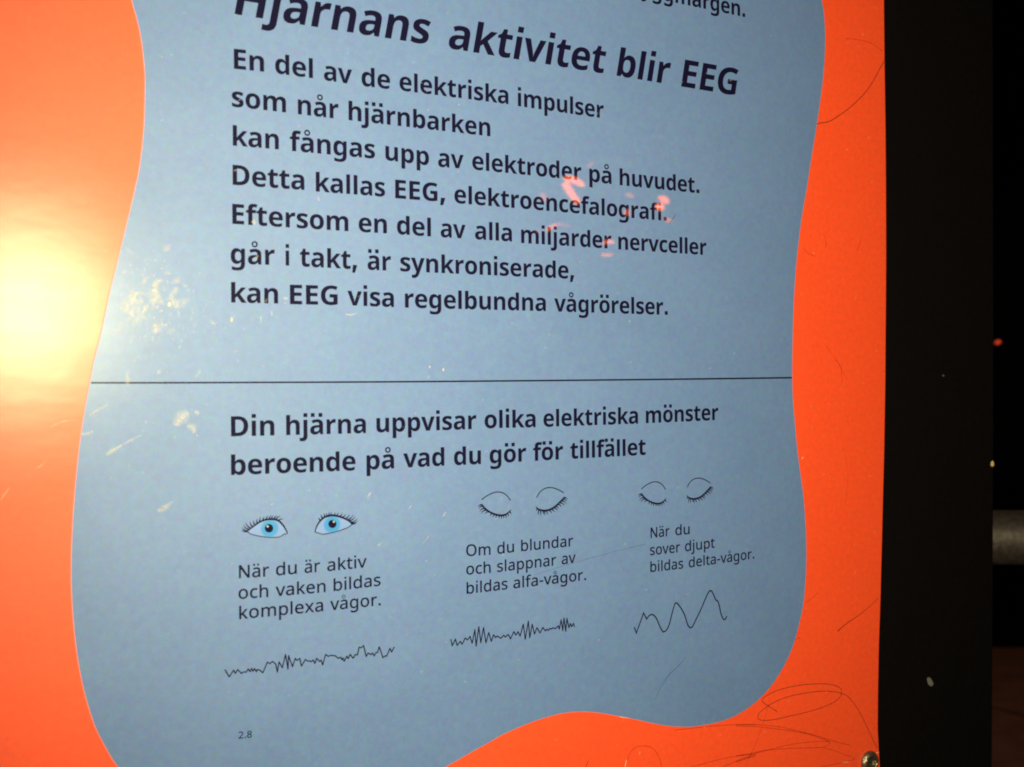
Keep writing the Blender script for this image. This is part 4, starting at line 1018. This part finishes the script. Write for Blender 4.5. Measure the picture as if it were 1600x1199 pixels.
# countless tiny rubbed flecks, flash glare put into their pale tint
bm = bmesh.new()
for i in range(430):
    r = random.random()
    if r < 0.55:
        px = random.gauss(222, 34); py = random.gauss(468, 34) + (px - 215) * .12
    elif r < 0.85:
        px = 200 + abs(random.gauss(0, 80)); py = random.gauss(485, 22)
    else:
        px = random.gauss(230, 60); py = random.gauss(560, 110)
    if px < 196 - (py - 355) * 0.22 + 10:
        continue
    a = R(random.choice([55, 62, 90, 95, -30]) + random.gauss(0, 12))
    L = random.uniform(0.5, 2.6)
    big = i % 9 == 0
    if big:
        L *= 4.5
    soft_ribbon_bm(bm, [(px + L * t * math.cos(a), py - L * t * math.sin(a)) for t in (-1.3, -.5, 0.1, .6, 1.2)],
                   random.uniform(6, 15) if big else random.uniform(1.5, 4.2), -.00098 - (i % 40) * 1e-6)
fl = bm_obj('glare_rub_flecks', bm, M_RUBCLOUD, board); fl['kind'] = 'stuff'
bm = bmesh.new()
for i in range(340):
    px = random.uniform(120, 1370); py = random.uniform(5, 1195)
    a = R(random.uniform(20, 80)); L = random.uniform(0.4, 2.2)
    on = px < 1225 and px > 230 and py < 1090
    soft_ribbon_bm(bm, [(px + L * t * math.cos(a), py - L * t * math.sin(a)) for t in (-1.4, 0, 1.4)],
                   random.uniform(1.5, 3.6), -.00098 if on else -.00016)
fl = bm_obj('dust_specks', bm, M_RUBFAINT, board); fl['kind'] = 'stuff'

# ------------------------------------------------------------------ screw in the lower right corner
sc0 = hit_y(1357.2, 1190.0, 0.0)
sR = 15.0 * scale_at(1357, 1190) * 1.12
screw_b = bmesh.new()
prof = [(0.0, 0.0), (1.0, 0.0), (1.02, 0.10), (1.0, 0.22), (0.90, 0.38), (0.74, 0.48), (0.62, 0.50), (0.60, 0.46), (0.58, 0.20), (0.0, 0.16)]
n = 40
rings = []
for r, h in prof[1:-1]:
    rings.append([screw_b.verts.new((sR * r * math.cos(2 * math.pi * i / n) if r > .6 else
                                     sR * r * math.cos(2 * math.pi * i / n) * (0.94 + 0.06 * math.cos(12 * math.pi * i / n)),
                                     -sR * h, sR * r * math.sin(2 * math.pi * i / n))) for i in range(n)])
for a, b in zip(rings, rings[1:]):
    for i in range(n):
        j = (i + 1) % n
        screw_b.faces.new((a[i], a[j], b[j], b[i]))
cv = screw_b.verts.new((0, -sR * 0.14, 0))
for i in range(n):
    screw_b.faces.new((rings[-1][i], rings[-1][(i + 1) % n], cv))
screw = bm_obj('screw', screw_b, M_SCREW, board, smooth=True)
screw.location = sc0
sb = bmesh.new()
rr = [[sb.verts.new((sR * r * math.cos(R(60 * i + 15)), -sR * h, sR * r * math.sin(R(60 * i + 15)))) for i in range(6)]
      for r, h in ((0.585, 0.455), (0.50, 0.44), (0.42, 0.28), (0.30, 0.20))]
for a, b in zip(rr, rr[1:]):
    for i in range(6):
        sb.faces.new((a[i], a[(i + 1) % 6], b[(i + 1) % 6], b[i]))
sb.faces.new(rr[-1])
bm_obj('hex_socket', sb, M_SOCKET, screw)

# ------------------------------------------------------------------ black panel behind the board
Y_BP = 0.016
panel = thing('backing_panel', 'matt black upright panel behind the orange board, showing at its right edge', 'panel')
PR = [(1551, -200), (1552, 0), (1552.8, 300), (1552.8, 700), (1552, 900), (1550.5, 1199), (1549, 1400)]
slab_from_pixels('panel_face', [(-500, -200)] + PR + [(-500, 1400)], Y_BP, Y_BP + 0.035, M_BLACK, panel, bevel=0.0006)


def chip(name, px, py, rx, ry, rot, y, mat, parent, k=9):
    c = [(px + rx * math.cos(2 * math.pi * i / k) * random.uniform(.8, 1.1) * math.cos(rot) - ry * math.sin(2 * math.pi * i / k) * math.sin(rot),
          py + rx * math.cos(2 * math.pi * i / k) * math.sin(rot) + ry * math.sin(2 * math.pi * i / k) * random.uniform(.85, 1.1) * math.cos(rot)) for i in range(k)]
    return fill_contours(name, [to_plane(c, y)], y, mat, parent, 0.0001)


chip('paint_chip', 1453, 1065.5, 4.2, 8.0, R(-22), Y_BP - 0.0003, M_CHIP, panel)
chip('paint_chip', 1474, 587, 1.5, 1.6, 0, Y_BP - 0.0003, plain("dull_fleck", (0.1, 0.09, 0.085), .6), panel)
chip('paint_chip', 1550.6, 725, 2.4, 4.6, 0, Y_BP - 0.0012, plain("cream_chip", (0.75, 0.5, 0.3), .6), panel)

# ------------------------------------------------------------------ what shows past the panel
def floor_point(px, py, z=0.0):
    return hit_z(px, py, z)


fl_o = mesh_obj('floor', [(-6, -4, -0.012), (9, -4, -0.012), (9, 9, -0.012), (-6, 9, -0.012)], [(0, 1, 2, 3)], M_GROUT)
fl_o['kind'] = 'structure'
A = floor_point(1552, 1106); B = floor_point(1600, 1119)
dx = (B - A); dx.z = 0; dx.normalize(); dy = Vector((-dx.y, dx.x, 0))
if dy.dot(FWD) < 0:
    dy = -dy
for i in range(-3, 2):
    for j in range(-2, 1):
        w_, d_ = 1.6, 1.6
        o0 = A + dx * (i * w_ + 1.0) + dy * (j * d_)
        g = 0.014
        q = [o0 + dx * g + dy * g, o0 + dx * (w_ - g) + dy * g, o0 + dx * (w_ - g) + dy * (d_ - g), o0 + dx * g + dy * (d_ - g)]
        bm = bmesh.new()
        t = [bm.verts.new((v.x, v.y, 0)) for v in q]; b = [bm.verts.new((v.x, v.y, -0.011)) for v in q]
        bm.faces.new(t)
        for k in range(4):
            bm.faces.new((t[k], b[k], b[(k + 1) % 4], t[(k + 1) % 4]))
        bm_obj('floor_slab', bm, M_FLOOR, fl_o)
WB = floor_point(1575, 1012)
wn = Vector((FWD.x, FWD.y, 0)).normalized(); wt = Vector((wn.y, -wn.x, 0))
wv = [WB - wt * 5, WB + wt * 5]
bm = bmesh.new()
ring = [wv[0], wv[1], wv[1] + wn * .15, wv[0] + wn * .15]
b = [bm.verts.new((v.x, v.y, -0.01)) for v in ring]; t = [bm.verts.new((v.x, v.y, 5.0)) for v in ring]
bm.faces.new(b); bm.faces.new(t)
for k in range(4):
    bm.faces.new((b[k], b[(k + 1) % 4], t[(k + 1) % 4], t[k]))
wall = bm_obj('wall', bm, M_DARKWALL); wall['kind'] = 'structure'

# steel rail passing behind the panel
def at_depth(px, py, dep):
    return CAM + ray(px, py) * (dep / F_PX)


dep = 0.95
c0 = at_depth(1500, 839, dep); c1 = at_depth(1660, 841, dep)
ax = (c1 - c0).normalized()
r_ = 42.0 / F_PX * dep
rail = thing('steel_rail', 'dull grey steel rail passing behind the black panel at the right edge', 'rail')


def tube(name, a, b, r, mat, parent, n=40, caps=True):
    d = (b - a).normalized()
    u = d.cross(Vector((0, 0, 1)))
    if u.length < .1:
        u = d.cross(Vector((1, 0, 0)))
    u.normalize(); v = d.cross(u)
    bm = bmesh.new(); rs = []
    for p in (a, b):
        rs.append([bm.verts.new(p + u * (r * math.cos(2 * math.pi * i / n)) + v * (r * math.sin(2 * math.pi * i / n))) for i in range(n)])
    for i in range(n):
        bm.faces.new((rs[0][i], rs[0][(i + 1) % n], rs[1][(i + 1) % n], rs[1][i]))
    if caps:
        bm.faces.new(rs[0]); bm.faces.new(rs[1])
    o = bm_obj(name, bm, mat, parent)
    for p in o.data.polygons:
        p.use_smooth = len(p.vertices) == 4
    return o


tube('rail_tube', c0 - ax * .25, c1 + ax * .6, r_, M_STEEL, rail)
pe = c1 + ax * .5
tube('rail_post', Vector((pe.x, pe.y, 0.0)), Vector((pe.x, pe.y, pe.z - r_ * .8)), r_ * .8, M_STEEL, rail)

# small red pilot lamp on the far wall
lp = at_depth(1559.2, 535, 3.2)
pl = thing('pilot_lamp', 'tiny red glowing pilot lamp in the dark beyond the black panel', 'lamp')
tube('lamp_body', lp + FWD * .012, lp + FWD * .05, .009, M_BLACK, pl, 16)
lens = bmesh.new()
bmesh.ops.create_uvsphere(lens, u_segments=12, v_segments=8, radius=0.0085)
for v in lens.verts:
    v.co = Vector((v.co.x * 1.35, v.co.y, v.co.z * .8 + v.co.x * .25)) 
lo_ = bm_obj('lamp_lens', lens, glow("red_lens", (1.0, 0.09, 0.03), 0.5), pl, smooth=True)
lo_.location = lp
tube('lamp_arm', lp + FWD * .05, lp + FWD * 1.65, .006, M_BLACK, pl, 10)

# ------------------------------------------------------------------ unseen orange glow strips, shaped so their reflections draw the streaks
glow_strips = thing('streak_light', 'unseen glowing orange strips, shaped to mirror as streaks in the blue sheet', 'lamp')
Y_V = 0.6
zd = lambda p: zoom(p, 740, 240, 3.636)
STREAK_STRIPS = [
    (zd([(520, 165), (540, 195), (565, 235), (600, 280)]), (9, 9, 4), 1.0),
    (zd([(518, 138), (560, 145), (600, 165), (628, 182)]), (4, 8, 3), 1.0),
    (zd([(650, 75), (668, 62), (682, 50)]), (1, 3, 1), .35),
    (zd([(390, 222), (400, 240), (410, 268)]), (1, 4, 1), .35),
    (zd([(1062, 245), (1085, 260), (1107, 280)]), (3, 8, 4), .9),
    (zd([(1045, 292), (1062, 300), (1070, 322)]), (4, 9, 4), 1.1),
    (zd([(868, 322), (876, 335), (882, 350)]), (2, 6, 2), .55),
    (zd([(872, 228), (890, 236), (908, 248)]), (1, 4, 1), .35),
    (zd([(420, 440), (435, 425), (455, 410), (485, 405)]), (2, 5, 1), .7),
    (zd([(490, 402), (520, 405), (545, 415)]), (1, 3, 1), .2),
    (zd([(733, 572), (760, 577), (792, 577)]), (1, 3.5, 1), .7),
    (zd([(745, 508), (770, 500), (797, 505)]), (3, 6, 2), .8),
    (zd([(1097, 368), (1105, 378), (1130, 385)]), (2, 5, 1), .45),
    (zd([(360, 440), (368, 445)]), 2, .3),
]
for pts, w, k in STREAK_STRIPS:
    bm = bmesh.new()
    sp = smooth_line(pts, 4) if len(pts) > 2 else pts
    n = len(sp)
    if isinstance(w, tuple):
        ws = [w[0] + (w[1] - w[0]) * math.sin(math.pi * .5 * min(1, 2 * i / (n - 1))) if i < n / 2
              else w[2] + (w[1] - w[2]) * math.sin(math.pi * .5 * max(0, 2 - 2 * i / (n - 1))) for i in range(n)]
    else:
        ws = [w] * n
    ribbon_bm(bm, sp, ws, Y_V)
    # give the strip its thickness, then flip it to the camera side so its reflection draws the streak
    ret = bmesh.ops.extrude_face_region(bm, geom=bm.faces[:])
    for v in [g for g in ret['geom'] if isinstance(g, bmesh.types.BMVert)]:
        v.co.y += 0.006
    for v in bm.verts:
        v.co.y = -v.co.y
    bm_obj('streak_strip', bm, glow("orange_streak_glow", (1.0, 0.15, 0.0), 24.0 * k * .9), glow_strips)
